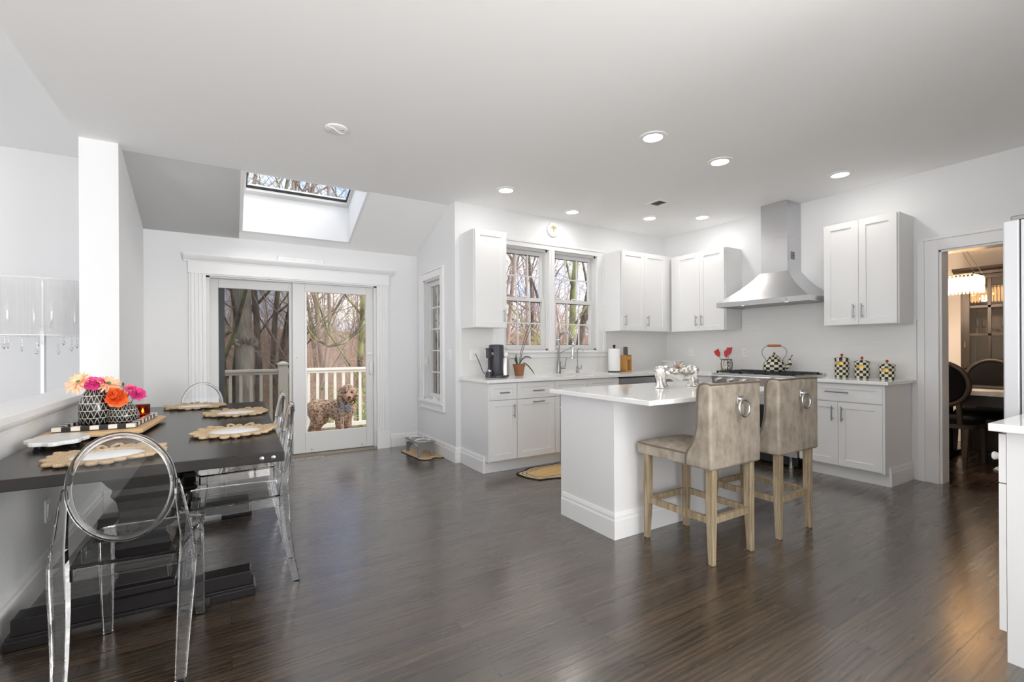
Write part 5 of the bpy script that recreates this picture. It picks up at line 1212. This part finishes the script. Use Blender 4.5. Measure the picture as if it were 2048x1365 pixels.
def oval_chair(label, loc, rz):
    t = thing('oval_back_chair', label, 'chair', loc, rz, 'oval-backed dining room chairs')
    sh = [(.235 * (1 if abs(cos(a)) < 1e-9 else 1) * math.copysign(abs(cos(a)) ** .65, cos(a)), .235 * math.copysign(abs(sin(a)) ** .65, sin(a))) for a in [2 * pi * k / 32 for k in range(32)]]
    MB().loft([[(x, y, z) for x, y in sh] for z in (.385, .43)]).build('seat_frame', DARKOAK, parent=t, bevel=.006)
    MB().loft([[(x * f, y * f, z) for x, y in sh] for z, f in ((.4305, .97), (.47, .99), (.495, .93), (.51, .7), (.514, .3))]).build('seat', BLACKFAB, parent=t, smooth=60)
    for s in (-1, 1):
        MB().bar((s * .18, .19, .39), (s * .185, .205, 0), .046, w2=.028).build('leg', DARKOAK, parent=t, bevel=.004)
        MB().bar((s * .17, -.18, .39), (s * .175, -.25, 0), .046, w2=.028).build('leg', DARKOAK, parent=t, bevel=.004)
        MB().bar((s * .13, -.20, .41), (s * .13, -.245, .66), .042, w2=.034).build('back_post', DARKOAK, parent=t, bevel=.004)
    yb = lambda z: -.235 - (z - .60) * .16
    E = lambda a, b, n=44: [(a * cos(2 * pi * k / n), yb(.835 + b * sin(2 * pi * k / n)), .835 + b * sin(2 * pi * k / n)) for k in range(n)]
    MB().tube(E(.218, .218), .024, 8, closed=True).build('back_frame', DARKOAK, parent=t, smooth=60)
    MB().loft([[(x * f, y + d, .835 + (z - .835) * f) for x, y, z in E(.20, .20)] for f, d in ((.5, -.028), (.9, -.022), (1, -.008), (1, .008), (.9, .022), (.5, .028))]).build('back_pad', BLACKFAB, parent=t, smooth=60)
    return t
oc = oval_chair('black oval-backed chair with its back to the kitchen, cut by the doorway jamb', (6.46, 1.77, 0), RZ - .05)
dup(oc, 'black oval-backed chair on the far side of the dining room table, facing us', (7.17, 1.70, 0), pi / 2)
# china cabinet
HX, HY0, HY1 = 7.50, .15, 1.978
t = thing('china_cabinet', 'tall dark wood china cabinet with paned glass doors in the dining room', 'cabinet', (HX, 1.06, 0))
def kb(): return MB((HX, 1.06, 0))
kb().box(HX, HY0, .08, 7.98, HY1, .92).build('base_carcass', DARKOAK, parent=t)
kb().box(HX + .02, HY0, .92, 7.98, HY0 + .03, 2.06).box(HX + .02, HY1 - .03, .92, 7.98, HY1, 2.06).box(7.95, HY0 + .03, .92, 7.98, HY1 - .03, 2.06).box(HX + .02, HY0, 2.06, 7.98, HY1, 2.10).build('upper_carcass', DARKOAK, parent=t)
kb().box(HX + .05, HY0 + .03, 1.34, 7.95, HY1 - .03, 1.36).box(HX + .05, HY0 + .03, 1.67, 7.95, HY1 - .03, 1.69).box(HX + .02, HY0 + .03, .92, 7.95, HY1 - .03, .94).build('shelf', DARKOAK, parent=t)
kb().prism([(HX + .02, 2.06), (HX - .01, 2.06), (HX - .02, 2.09), (HX - .06, 2.115), (HX - .075, 2.14), (7.98, 2.14)], 'y', HY0 - .055, HY1 + .055).build('cornice', DARKOAK, parent=t)
kb().box(HX + .01, HY0 - .005, 0, 7.98, HY1 + .005, .08).build('plinth', DARKOAK, parent=t, bevel=.004)
nd = 4; wdr = (HY1 - HY0 - .07) / nd
for i in range(nd):
    b = HY1 - .035 - i * wdr; a = b - wdr + .004; f = .05
    d = kb().box(HX - .002, a, .95, HX + .02, a + f, 2.055).box(HX - .002, b - f, .95, HX + .02, b, 2.055).box(HX - .002, a + f, 2.005, HX + .02, b - f, 2.055).box(HX - .002, a + f, .95, HX + .02, b - f, 1.01)
    d.box(HX + .002, (a + b) / 2 - .016, 1.01, HX + .0185, (a + b) / 2 + .016, 2.005)
    d.box(HX + .002, a + f, 1.335, HX + .018, b - f, 1.365).box(HX + .002, a + f, 1.665, HX + .018, b - f, 1.695)
    d = d.build('glazed_door', DARKOAK, parent=t, bevel=.002)
    kb().box(HX + .008, a + f, 1.01, HX + .011, b - f, 2.005).build('pane', GLASS_H, parent=d)
    kb().box(HX - .008, b - .012, 1.20, HX - .002, b - .004, 1.27).build('hinge', STEEL_D, parent=d)
    q = kb().box(HX - .018, a, .10, HX, b, .90).build('door', DARKOAK, parent=t, bevel=.003)
    kb().ball((HX - .028, a + .03, .75), .012).build('knob', STEEL_D, parent=q, smooth=60)
for i, (y, z, hh, r_, l) in enumerate(((1.855, 1.361, .17, .022, 'tall crystal glass at the left of the middle shelf'), (1.80, 1.361, .17, .022, 'second tall crystal glass from the left on the middle shelf'), (1.70, 1.361, .05, .03, 'low crystal bowl on the middle shelf'), (1.635, 1.361, .13, .02, 'slim crystal glass before the door mullion'), (1.42, 1.361, .16, .035, 'crystal decanter right of the door mullion'), (1.33, 1.361, .12, .02, 'short crystal glass at the right of the middle shelf'), (1.44, .941, .06, .06, 'cut crystal dish on the bottom shelf'))):
    o = MB().lathe([(r_ * .9, 0), (r_ * .9, .004), (.004, .008), (.004, hh * .35), (r_ * .8, hh * .5), (r_, hh * .75), (r_ * .9, hh), (r_ * .82, hh), (r_ * .9, hh * .75), (r_ * .7, hh * .52), (0, hh * .42)], n=14).build('crystal_glass', CRYS, smooth=50, loc=(7.62, y, z)); tag(o, l + ' of the china cabinet', 'glass', 'crystal in the china cabinet')
# chandelier
t = thing('chandelier', 'lit rectangular crystal chandelier hanging in the dining room', 'chandelier', (6.75, 1.92, 0))
def cb_(): return MB((6.75, 1.92, 0))
cx0, cx1, cy0_, cy1_, cz_0, cz_1 = 6.60, 6.90, 1.63, 2.35, 1.80, 1.968
cb_().box(cx0, cy0_, cz_1, cx1, cy0_ + .012, cz_1 + .012).box(cx0, cy1_ - .012, cz_1, cx1, cy1_, cz_1 + .012).box(cx0, cy0_, cz_1, cx0 + .012, cy1_, cz_1 + .012).box(cx1 - .012, cy0_, cz_1, cx1, cy1_, cz_1 + .012).build('frame', CHROME, parent=t)
EM = M_('warm_crystal_lit', (1, .85, .62), .15, emit=(1.0, .66, .33), estr=2.0, trans=.5)
EM2 = M_('warm_bulb', (1, .9, .7), .3, emit=(1.0, .72, .42), estr=9)
k = 0
def strand(x, y):
    mb = cb_()
    for z0, z1_, r_ in ((cz_1 - .012, cz_1, .007), (cz_1 - .098, cz_1 - .016, .0115), (cz_1 - .180, cz_1 - .102, .0105)):
        mb.lathe([(r_ * .3, z0), (r_, z0 + .006), (r_, z1_ - .006), (r_ * .3, z1_)], (x, y, 0), 6)
    mb.build('crystal_strand', EM, parent=t)
ny = 24
for i in range(ny):
    y = cy0_ + (cy1_ - cy0_) * i / (ny - 1); strand(cx0, y); strand(cx1, y)
for i in range(1, 10):
    x = cx0 + (cx1 - cx0) * i / 10; strand(x, cy0_)
for y in (1.72, 1.88, 2.05, 2.2): cb_().ball((6.75, y, 1.88), .022).build('bulb', EM2, parent=t, smooth=60)
cb_().tube([(6.61, 1.63, cz_1 + .01), (6.75, 1.98, ZC)], .0022, 5).tube([(6.89, 1.63, cz_1 + .01), (6.75, 1.98, ZC)], .0022, 5).tube([(6.61, 2.34, cz_1 + .01), (6.75, 1.98, ZC)], .0022, 5).tube([(6.89, 2.34, cz_1 + .01), (6.75, 1.98, ZC)], .0022, 5).build('suspension_wire', STEEL_D, parent=t)
d = bpy.data.lights.new('chandelier_lamp', 'POINT'); d.energy = 42; d.color = (1, .80, .62); d.shadow_soft_size = .04
o = bpy.data.objects.new('chandelier_lamp', d); C.objects.link(o); o.location = (6.75, 1.95, 1.83)
# ================================================================ deck, railing and dog
DECK = wood_mat('weathered_deck_board', (.30, .25, .20), (.48, .42, .35), 0, 8, .06, .8, .2)
mb = MB()
for k in range(12): mb.box(-2.6, 5.90 + k * .142, -.06, 2.25, 5.90 + k * .142 + .137, -.02)
mb.box(-2.6, 5.90, -.30, 2.25, 5.94, -.06).box(-2.6, 7.56, -.30, 2.25, 7.60, -.02)
struct(mb, 'floor_deck', DECK)
RAIL = M_('white_painted_railing', (.84, .80, .70), .5)
t = thing('deck_railing', 'white wooden deck railing with square balusters outside the patio door', 'railing', (0, 7.43, -.02))
def dk(): return MB((0, 7.43, -.02))
dk().box(-2.6, 7.385, .905, 2.25, 7.475, .94).box(-2.6, 7.405, .865, 2.25, 7.455, .905).build('top_rail', RAIL, parent=t, bevel=.004)
dk().box(-2.6, 7.405, .04, 2.25, 7.455, .10).build('bottom_rail', RAIL, parent=t, bevel=.004)
for px in (.645, 2.2, -1.5):
    p = dk().box(px - .06, 7.37, -.02, px + .06, 7.49, 1.0).build('post', RAIL, parent=t, bevel=.003)
    dk().box(px - .075, 7.355, 1.0, px + .075, 7.505, 1.02).hexa([(px - .07, 7.36, 1.02), (px + .07, 7.36, 1.02), (px + .07, 7.50, 1.02), (px - .07, 7.50, 1.02), (px - .02, 7.41, 1.05), (px + .02, 7.41, 1.05), (px + .02, 7.45, 1.05), (px - .02, 7.45, 1.05)]).build('post_cap', RAIL, parent=p)
x = -1.36
while x < 2.1:
    if abs(x - .645) > .08: dk().box(x - .019, 7.412, .10, x + .019, 7.448, .865).build('baluster', RAIL, parent=t)
    x += .1235
# dog, standing side-on to the door with its head turned to us
m, tt, b = new_mat('curly_brown_fur')
tc = tt.nodes.new('ShaderNodeTexCoord')
n1 = tt.nodes.new('ShaderNodeTexNoise'); n1.inputs['Scale'].default_value = 38; n1.inputs['Detail'].default_value = 4; tt.links.new(tc.outputs['Object'], n1.inputs['Vector'])
r1 = tt.nodes.new('ShaderNodeValToRGB'); e = r1.color_ramp.elements
e[0].position = .34; e[0].color = (.10, .055, .034, 1); e[1].position = .66; e[1].color = (.52, .36, .25, 1)
tt.links.new(n1.outputs['Fac'], r1.inputs[0])
def patch(cx, cy, cz, r, soft):   # tan face and inner-leg markings of the coat
    vd = tt.nodes.new('ShaderNodeVectorMath'); vd.operation = 'DISTANCE'; vd.inputs[1].default_value = (cx, cy, cz); tt.links.new(tc.outputs['Object'], vd.inputs[0])
    return mth(tt, 'SUBTRACT', 1.0, mth(tt, 'MINIMUM', 1.0, mth(tt, 'MAXIMUM', 0.0, mth(tt, 'DIVIDE', mth(tt, 'SUBTRACT', vd.outputs['Value'], r), soft))))
pk = mth(tt, 'MAXIMUM', patch(.150, -.30, .575, .055, .05), patch(-.155, .04, .16, .075, .06))
mx = tt.nodes.new('ShaderNodeMix'); mx.data_type = 'RGBA'; tt.links.new(mth(tt, 'MULTIPLY', pk, .8), mx.inputs[0]); tt.links.new(r1.outputs[0], mx.inputs[6]); mx.inputs[7].default_value = (.46, .25, .14, 1)
tt.links.new(mx.outputs[2], b.inputs['Base Color']); b.inputs['Roughness'].default_value = .85
bp = tt.nodes.new('ShaderNodeBump'); bp.inputs['Strength'].default_value = .8; bp.inputs['Distance'].default_value = .02; tt.links.new(n1.outputs['Fac'], bp.inputs['Height']); tt.links.new(bp.outputs[0], b.inputs['Normal'])
FUR = m
dg = thing('dog', 'curly brown dog in a grey bow tie standing on the deck, looking in', 'dog', (1.20, 6.80, -.02))
mb = MB()
def limb(P, n=12): mb.tube([p[:3] for p in P], [p[3] for p in P], n); [mb.ball(p[:3], p[3], n=12, m=8) for p in P]
limb([(-.235, .03, .425, .105), (-.17, .02, .435, .118), (-.06, 0, .42, .118), (.04, -.02, .415, .128), (.125, -.04, .41, .132), (.165, -.06, .43, .115)], 20)  # trunk, belly tucked behind the ribs
mb.ball((.10, -.04, .355), .13, .115, .12, 16, 10)                                             # deep chest
limb([(.155, -.06, .47, .105), (.172, -.10, .545, .085), (.176, -.13, .60, .085)], 16)           # neck
mb.ball((.176, -.17, .645), .098, .100, .088, 18, 12); mb.ball((.176, -.165, .70), .075, .075, .055, 14, 8)   # skull and topknot
limb([(.172, -.22, .608, .062), (.166, -.275, .588, .052), (.162, -.305, .582, .043)], 14)       # muzzle
mb.ball((.166, -.255, .55), .042, .05, .028, 12, 8)
for s, x in ((-1, .085), (1, .272)):                                                              # drop ears
    limb([(.176 + s * .08, -.155, .675, .036), (x, -.165, .625, .042), (x + s * .006, -.17, .57, .046), (x + s * .0, -.172, .525, .034)], 12)
for x, y in ((.085, -.10), (.205, -.02)):                                                         # forelegs: shoulder, elbow, wrist, paw
    limb([(x + .02, y + .02, .40, .085), (x - .005, y, .29, .064), (x, y, .15, .052), (x + .002, y - .005, .05, .048), (x + .004, y - .04, .032, .044)], 14)
for x, y, k in ((-.245, -.06, 0), (-.15, .09, .0)):                                               # hind legs: hip, knee forward, hock back, paw
    limb([(x + .01, y, .41, .100), (x + .045, y - .01, .27, .078), (x - .02, y + .01, .165, .050), (x - .015, y, .06, .044), (x + .015, y - .035, .032, .044)], 14)
limb([(-.33, .04, .47, .030), (-.385, .05, .53, .034), (-.40, .05, .60, .032), (-.37, .05, .65, .024)], 10)   # tail
d = mb.build('body', FUR, parent=dg, smooth=180)
rm = d.modifiers.new('remesh', 'REMESH'); rm.mode = 'VOXEL'; rm.voxel_size = .010; rm.use_smooth_shade = True
sm = d.modifiers.new('smooth', 'SMOOTH'); sm.iterations = 7; sm.factor = .5
tx = bpy.data.textures.new('curls', 'CLOUDS'); tx.noise_scale = .030; tx.noise_depth = 2
dm = d.modifiers.new('curls', 'DISPLACE'); dm.texture = tx; dm.strength = .026; dm.mid_level = .45
EYE = M_('dark_eye', (.012, .008, .006), .08)
for s in (-1, 1): MB().ball((.172 + s * .043, -.258, .652), .0145, n=12, m=8).build('eye', EYE, parent=dg, smooth=60)
MB().ball((.161, -.352, .592), .024, .018, .018, 12, 8).build('nose', M_('brown_nose', (.045, .022, .016), .3), parent=dg, smooth=60)
MB().tube([(.135, -.338, .556), (.150, -.345, .560), (.162, -.350, .563), (.174, -.345, .560), (.188, -.338, .556)], .004, 6).build('mouth', M_('dark_lip', (.03, .015, .012), .5), parent=dg, smooth=60)
COL = M_('navy_collar', (.02, .022, .035), .6)
MB().tube([(.168 + .108 * cos(a), -.10 + .108 * sin(a) - .0, .515 + .035 * sin(a)) for a in [2 * pi * k / 28 for k in range(28)]], .013, 8, closed=True).build('collar', COL, parent=dg, smooth=60)
m, tt, b = new_mat('grey_plaid_cloth'); tc = tt.nodes.new('ShaderNodeTexCoord'); ck = tt.nodes.new('ShaderNodeTexChecker'); ck.inputs['Scale'].default_value = 42; ck.inputs[1].default_value = (.14, .14, .17, 1); ck.inputs[2].default_value = (.26, .265, .31, 1); tt.links.new(tc.outputs['Object'], ck.inputs[0]); tt.links.new(ck.outputs[0], b.inputs['Base Color']); b.inputs['Roughness'].default_value = .85
PLAID = m
bx, by, bz = .128, -.262, .468
mb = MB()
for s in (-1, 1):
    mb.loft([[(bx + s * u, by + .006 * i, bz + .3 * u * (1 if s < 0 else .0) + j * h) for i, j in ((-1, -1), (1, -1), (1, 1), (-1, 1))] for u, h in ((.006, .012), (.03, .036), (.062, .040), (.068, .034))])
    mb.loft([[(bx + s * (.008 + .30 * v), by + .004 * i, bz - v + 0) if j < 0 else (bx + s * (.008 + .30 * v) + s * w, by + .004 * i, bz - v + .3 * w) for i, j in ((-1, -1), (1, -1), (1, 1), (-1, 1))] for v, w in ((.005, .018), (.05, .036), (.095, .05))])
mb.box(bx - .012, by - .014, bz - .016, bx + .012, by + .010, bz + .016)
mb.build('bow_tie', PLAID, parent=dg, bevel=.002)
MB().tube([(.215, -.20, .485), (.235, -.205, .505), (.255, -.18, .52)], .009, 8).build('yellow_tag', M_('yellow_webbing', (.60, .42, .03), .6), parent=dg, smooth=60)

# ================================================================ the bare woods behind the house
GROUND = M_('leaf_litter', (.17, .105, .06), .95, vary=((2.2, 2.2, 2.2), (.50, .37, .26), 8, .32, .70), bump=((14, 14, 14), .8, .1))
def gz(x, y): return -2.0 + .055 * (y - 8) + .9 * max(0, y - 34) / 20 + .25 * sin(x * .35 + y * .2)
mb = MB(); xs = [-30 + 3.2 * i for i in range(42)]; ys = [6.5 + 2.4 * j for j in range(34)]
V = [[mb.v((x, y, gz(x, y))) for x in xs] for y in ys]
for j in range(len(ys) - 1):
    for i in range(len(xs) - 1): mb.face((V[j][i], V[j][i + 1], V[j + 1][i + 1], V[j + 1][i]))
struct(mb, 'ground_woods', GROUND)
BARK = M_('grey_brown_bark', (.085, .066, .05), .9, vary=((5, 5, 1.6), (.26, .21, .165), 6, .35, .68), bump=((24, 24, 5), .8, .03))
MOSS = M_('mossy_bark', (.12, .10, .07), .9, vary=((3.5, 3.5, 1.5), (.34, .36, .15), 5, .42, .60), bump=((24, 24, 6), .8, .03))
PINKB = M_('ruddy_twig_bark', (.30, .22, .18), .9, vary=((3, 3, 2), (.50, .38, .32), 4, .35, .7))
class TB:
    def __init__(s): s.V = []; s.F = []
    def tube(s, P, R, n):
        base = len(s.V); up = Vector((.3, .2, 1)); m = len(P)
        for i, p in enumerate(P):
            t = (P[min(i + 1, m - 1)] - P[max(i - 1, 0)]).normalized(); a = t.orthogonal() if abs(t.z) > .99 else t.cross(Vector((0, 0, 1))); a.normalize(); b_ = t.cross(a)
            for k in range(n):
                q = p + (a * cos(2 * pi * k / n) + b_ * sin(2 * pi * k / n)) * R[i]; s.V.append((q.x, q.y, q.z))
        for i in range(m - 1):
            for k in range(n):
                j = (k + 1) % n; s.F.append((base + i * n + k, base + i * n + j, base + (i + 1) * n + j, base + (i + 1) * n + k))
    def mesh(s, name, mat):
        me = bpy.data.meshes.new(name); me.from_pydata(s.V, [], s.F); me.materials.append(mat); me.polygons.foreach_set('use_smooth', [True] * len(s.F)); return me
def grow(tb, rng, p, d, L, r, lev, maxlev, lean, bias=None):
    n = (9, 6, 4, 3, 3)[lev]; k = (9, 6, 5, 4, 3)[lev]; P = [p.copy()]; R = [r]; q = p.copy(); dd = d.copy()
    for i in range(k):
        dd = (dd + Vector((rng.gauss(0, 1), rng.gauss(0, 1), rng.gauss(0, .7))) * (.05, .11, .15, .2, .2)[lev] + Vector((0, 0, (.0, .05, .07, .05, .03)[lev]))).normalized()
        q = q + dd * (L / k); P.append(q.copy()); R.append(r * (1 - (.72, .85, .9, .9, .9)[lev] * (i + 1) / k))
    tb.tube(P, R, n)
    if lev >= maxlev: return
    nb = (13, 6, 5, 4, 0)[lev]
    for j in range(nb):
        u = rng.uniform((.16, .25, .2, .2, .2)[lev], .98) if lev else .14 + .84 * (j + rng.random()) / nb
        f = u * k; i = min(int(f), k - 1); b0 = P[i].lerp(P[i + 1], f - i); ax = (P[i + 1] - P[i]).normalized()
        o = Vector((rng.gauss(0, 1), rng.gauss(0, 1), rng.gauss(0, .3))); o = (o - ax * o.dot(ax)).normalized(); an = rng.uniform(.6, 1.15) if lev else rng.uniform(.55, 1.05)
        nd = ax * cos(an) + o * sin(an)
        grow(tb, rng, b0, nd.normalized(), L * rng.uniform((.22, .35, .4, .45, .4)[lev], (.42, .6, .6, .6, .5)[lev]) * (1.15 - .5 * u if lev == 0 else 1), max(R[i] * rng.uniform(.3, .5), .004), lev + 1, maxlev, lean)
def tree_mesh(name, seed, H, r, mat, maxlev=3, lean=0):
    rng = random.Random(seed); tb = TB(); grow(tb, rng, Vector((0, 0, -.3)), Vector((lean, 0, 1)).normalized(), H, r, 0, maxlev, lean); return tb.mesh(name, mat)
TM = [tree_mesh('tree', 11, 15, .12, BARK), tree_mesh('tree', 12, 17, .15, BARK), tree_mesh('tree', 13, 12, .07, PINKB), tree_mesh('tree', 14, 15, .10, MOSS), tree_mesh('tree', 15, 10, .05, PINKB, 3, .12), tree_mesh('tree', 16, 12, .075, PINKB, 3, -.08)]
tcount = [0]
def tree(i, x, y, rz, s, label, group='bare trees in the woods', cat='tree'):
    o = bpy.data.objects.new('bare_tree', TM[i]); C.objects.link(o); o.location = (x, y, gz(x, y)); o.rotation_euler = (0, 0, rz); o.scale = (s, s, s)
    return tag(o, label, cat, group)
# the big broken-topped trunk just past the railing
tb = TB(); rng = random.Random(5)
P = [Vector((0, 0, -.4)), Vector((.02, 0, .6)), Vector((.0, .02, 1.6)), Vector((.01, 0, 2.6)), Vector((-.02, .02, 3.4)), Vector((-.04, 0, 5)), Vector((-.02, 0, 7.5)), Vector((.05, 0, 10)), Vector((.2, 0, 14))]
tb.tube(P, [.22, .17, .15, .145, .14, .125, .11, .09, .03], 16)
for z, a, L, r_ in ((6.2, .5, 2.6, .08), (7.0, 2.6, 3.0, .09), (7.6, -1.2, 2.4, .07), (8.5, 1.2, 3.0, .08), (9.3, 3.4, 2.8, .06), (5.6, 4.2, 2.2, .06)):
    grow(tb, rng, Vector((0, 0, z)), Vector((cos(a), sin(a), .8)).normalized(), L, r_, 1, 3, 0)
for k in range(22):   # ragged shelf of bark where a fork broke away, and a knot above it
    a = rng.uniform(0, 2 * pi); z = 3.02 + rng.uniform(-.05, .05); b0 = Vector((.13 * cos(a), .13 * sin(a), z)); tb.tube([b0, b0 + Vector((.07 * cos(a), .07 * sin(a), .02)), b0 + Vector((.09 * cos(a), .09 * sin(a), .09))], [.04, .032, .008], 5)
tb.tube([Vector((-.06, -.10, 4.45)), Vector((-.08, -.19, 4.50)), Vector((-.08, -.20, 4.50))], [.075, .06, .015], 10)
bt = bpy.data.objects.new('bare_tree', tb.mesh('broken_trunk', M_('pale_grey_bark', (.17, .145, .115), .9, vary=((4, 4, 2), (.42, .38, .31), 6, .35, .68), bump=((20, 20, 6), .9, .04)))); C.objects.link(bt)
bt.location = (.215, 9.6, gz(.2, 9.6)); tag(bt, 'thick pale grey trunk with a broken shelf of bark, just past the deck', 'tree', 'bare trees in the woods')
o = tree(0, .02, 10.2, 2.0, 1.0, 'dark slim trunk close beside the thick broken trunk, on its left')
o = tree(3, -.16, 9.7, .3, .95, 'mossy yellow-green trunk at the left edge of the screened door panel')
tree(0, .66, 13.5, 1.1, .8, 'left one of two straight dark trunks at the right of the screened door panel'); tree(0, .98, 15.0, 4.1, .8, 'right one of two straight dark trunks beside the middle door stile')
tree(3, 2.62, 10.8, 2.2, .8, 'mossy green upright trunk at the right of the clear door panel')
tree(3, 7.05, 8.6, .9, 1.0, 'mossy trunk at the right of the right-hand kitchen window'); tree(1, 7.9, 10.2, 3.0, .8, 'grey trunk at the right edge of the right-hand kitchen window')
tree(4, 1.55, 11.5, 0.2, 1.1, 'slim slanting tree in the middle of the clear door panel'); tree(5, 2.3, 13.5, 1.0, 1.0, 'leaning tree behind the slim slanting one in the clear door panel')
tree(4, 5.3, 8.9, 2.6, 1.0, 'slim leaning tree nearest the left-hand kitchen window'); tree(2, 6.2, 9.6, 5.0, .9, 'slim forked tree between the two kitchen windows')
tree(1, -1.5, 9.0, 1.7, .95, 'tall spreading tree whose crown shows through the skylight', cat='tree')
tree(1, -2.6, 10.6, 4.0, 1.0, 'tall tree at the left of the skylight view')
rng = random.Random(21); pts = []
tries = 0
while len(pts) < 95 and tries < 6000:
    tries += 1
    y = 11 + 40 * rng.random() ** 1.15; k = rng.uniform(-.12, 1.02); x = k * y
    if x > 1.2 * y or any((x - a) ** 2 + (y - b_) ** 2 < (.7 + .02 * y) ** 2 for a, b_ in pts): continue
    if y < 13 and k > .9: continue
    pts.append((x, y))
for n_, (x, y) in enumerate(pts):
    tree(rng.choice((0, 1, 2, 2, 3, 4, 4, 4, 5, 2)), x, y, rng.uniform(0, 6.28), rng.uniform(.75, 1.15), 'bare brown tree farther back in the woods, one of many alike')
# twiggy undergrowth: far too many stems to count
def thicket(seed, n, y0, y1, k0, k1, h0, h1, r0, mat, name, label):
    rng = random.Random(seed); tb = TB()
    for _ in range(n):
        y = y0 + (y1 - y0) * rng.random(); x = rng.uniform(k0, k1) * y; h = rng.uniform(h0, h1); p = Vector((x, y, gz(x, y) - .05)); d = Vector((rng.gauss(0, .25), rng.gauss(0, .25), 1)); P = [p]; q = p
        for i in range(4): d = d + Vector((rng.gauss(0, .16), rng.gauss(0, .16), 0)); q = q + d.normalized() * (h / 4); P.append(q)
        tb.tube(P, [r0, r0 * .8, r0 * .6, r0 * .4, r0 * .15], 3)
        for j in range(7):
            u = rng.uniform(1, 3.99); i = int(u); b0 = P[i].lerp(P[i + 1], u - i); e = Vector((rng.gauss(0, .8), rng.gauss(0, .8), rng.uniform(.0, .9))).normalized(); L = h * rng.uniform(.15, .35)
            tb.tube([b0, b0 + e * L * .5 + Vector((0, 0, .02)), b0 + (e + Vector((rng.gauss(0, .3), rng.gauss(0, .3), .25))).normalized() * L], [r0 * .45, r0 * .3, r0 * .12], 3)
    o = bpy.data.objects.new(name, tb.mesh(name, mat)); C.objects.link(o)
    return tag(o, label, 'undergrowth', None, 'stuff')
thicket(1, 1000, 12, 24, -.1, 1.0, 1.4, 4.0, .010, M_('tan_twigs', (.42, .30, .20), .9), 'undergrowth', 'tan twiggy undergrowth in the nearer woods')
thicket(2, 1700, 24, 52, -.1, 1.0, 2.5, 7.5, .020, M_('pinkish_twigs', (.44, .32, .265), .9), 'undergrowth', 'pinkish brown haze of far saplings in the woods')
# evergreen leaves low behind the railing, and the mossy bough across the clear panel
tb = TB(); rng = random.Random(9)
for _ in range(900):
    c = Vector((rng.gauss(2.15, .55), rng.gauss(9.0, .5), -1.2 + rng.random() * 1.7)); e = Vector((rng.gauss(0, 1), rng.gauss(0, 1), rng.gauss(.2, .6))).normalized(); s = e.orthogonal().normalized(); L = rng.uniform(.05, .10); i = len(tb.V)
    for q in (c, c + e * L * .5 + s * L * .22, c + e * L, c + e * L * .5 - s * L * .22): tb.V.append(tuple(q))
    tb.F.append((i, i + 1, i + 2, i + 3))
for k in range(16): b0 = Vector((2.15 + rng.gauss(0, .5), 9.0 + rng.gauss(0, .4), gz(2.1, 9))); tb.tube([b0, b0 + Vector((rng.gauss(0, .2), rng.gauss(0, .2), 1.2)), b0 + Vector((rng.gauss(0, .4), rng.gauss(0, .4), 2.0))], [.012, .009, .003], 4)
o = bpy.data.objects.new('evergreen_shrub', tb.mesh('evergreen_shrub', M_('glossy_green_leaves', (.13, .22, .06), .4))); C.objects.link(o); tag(o, 'green leafy shrub low behind the railing, right of the dog', 'shrub')
tb = TB(); rng = random.Random(31)
P = [Vector((2.75, 10.75, 2.05)), Vector((2.35, 10.2, 1.62)), Vector((2.0, 10.0, 1.35)), Vector((1.7, 9.9, 1.28)), Vector((1.45, 9.9, 1.42)), Vector((1.2, 9.8, 1.75)), Vector((1.0, 9.8, 2.2))]
tb.tube(P, [.034, .031, .028, .025, .020, .014, .006], 7)
for k in range(40):
    u = rng.uniform(.6, 5.9); i = int(u); b0 = P[i].lerp(P[i + 1], u - i); grow(tb, rng, b0, Vector((rng.gauss(0, .7), rng.gauss(0, .5), rng.uniform(.1, 1))).normalized(), rng.uniform(.5, 1.1), .006, 3, 4, 0)
o = bpy.data.objects.new('low_branch', tb.mesh('low_branch', MOSS)); C.objects.link(o); o.name = 'mossy_bough'; tag(o, 'low mossy bough with fine twigs curving across the clear door panel above the railing', 'branch')
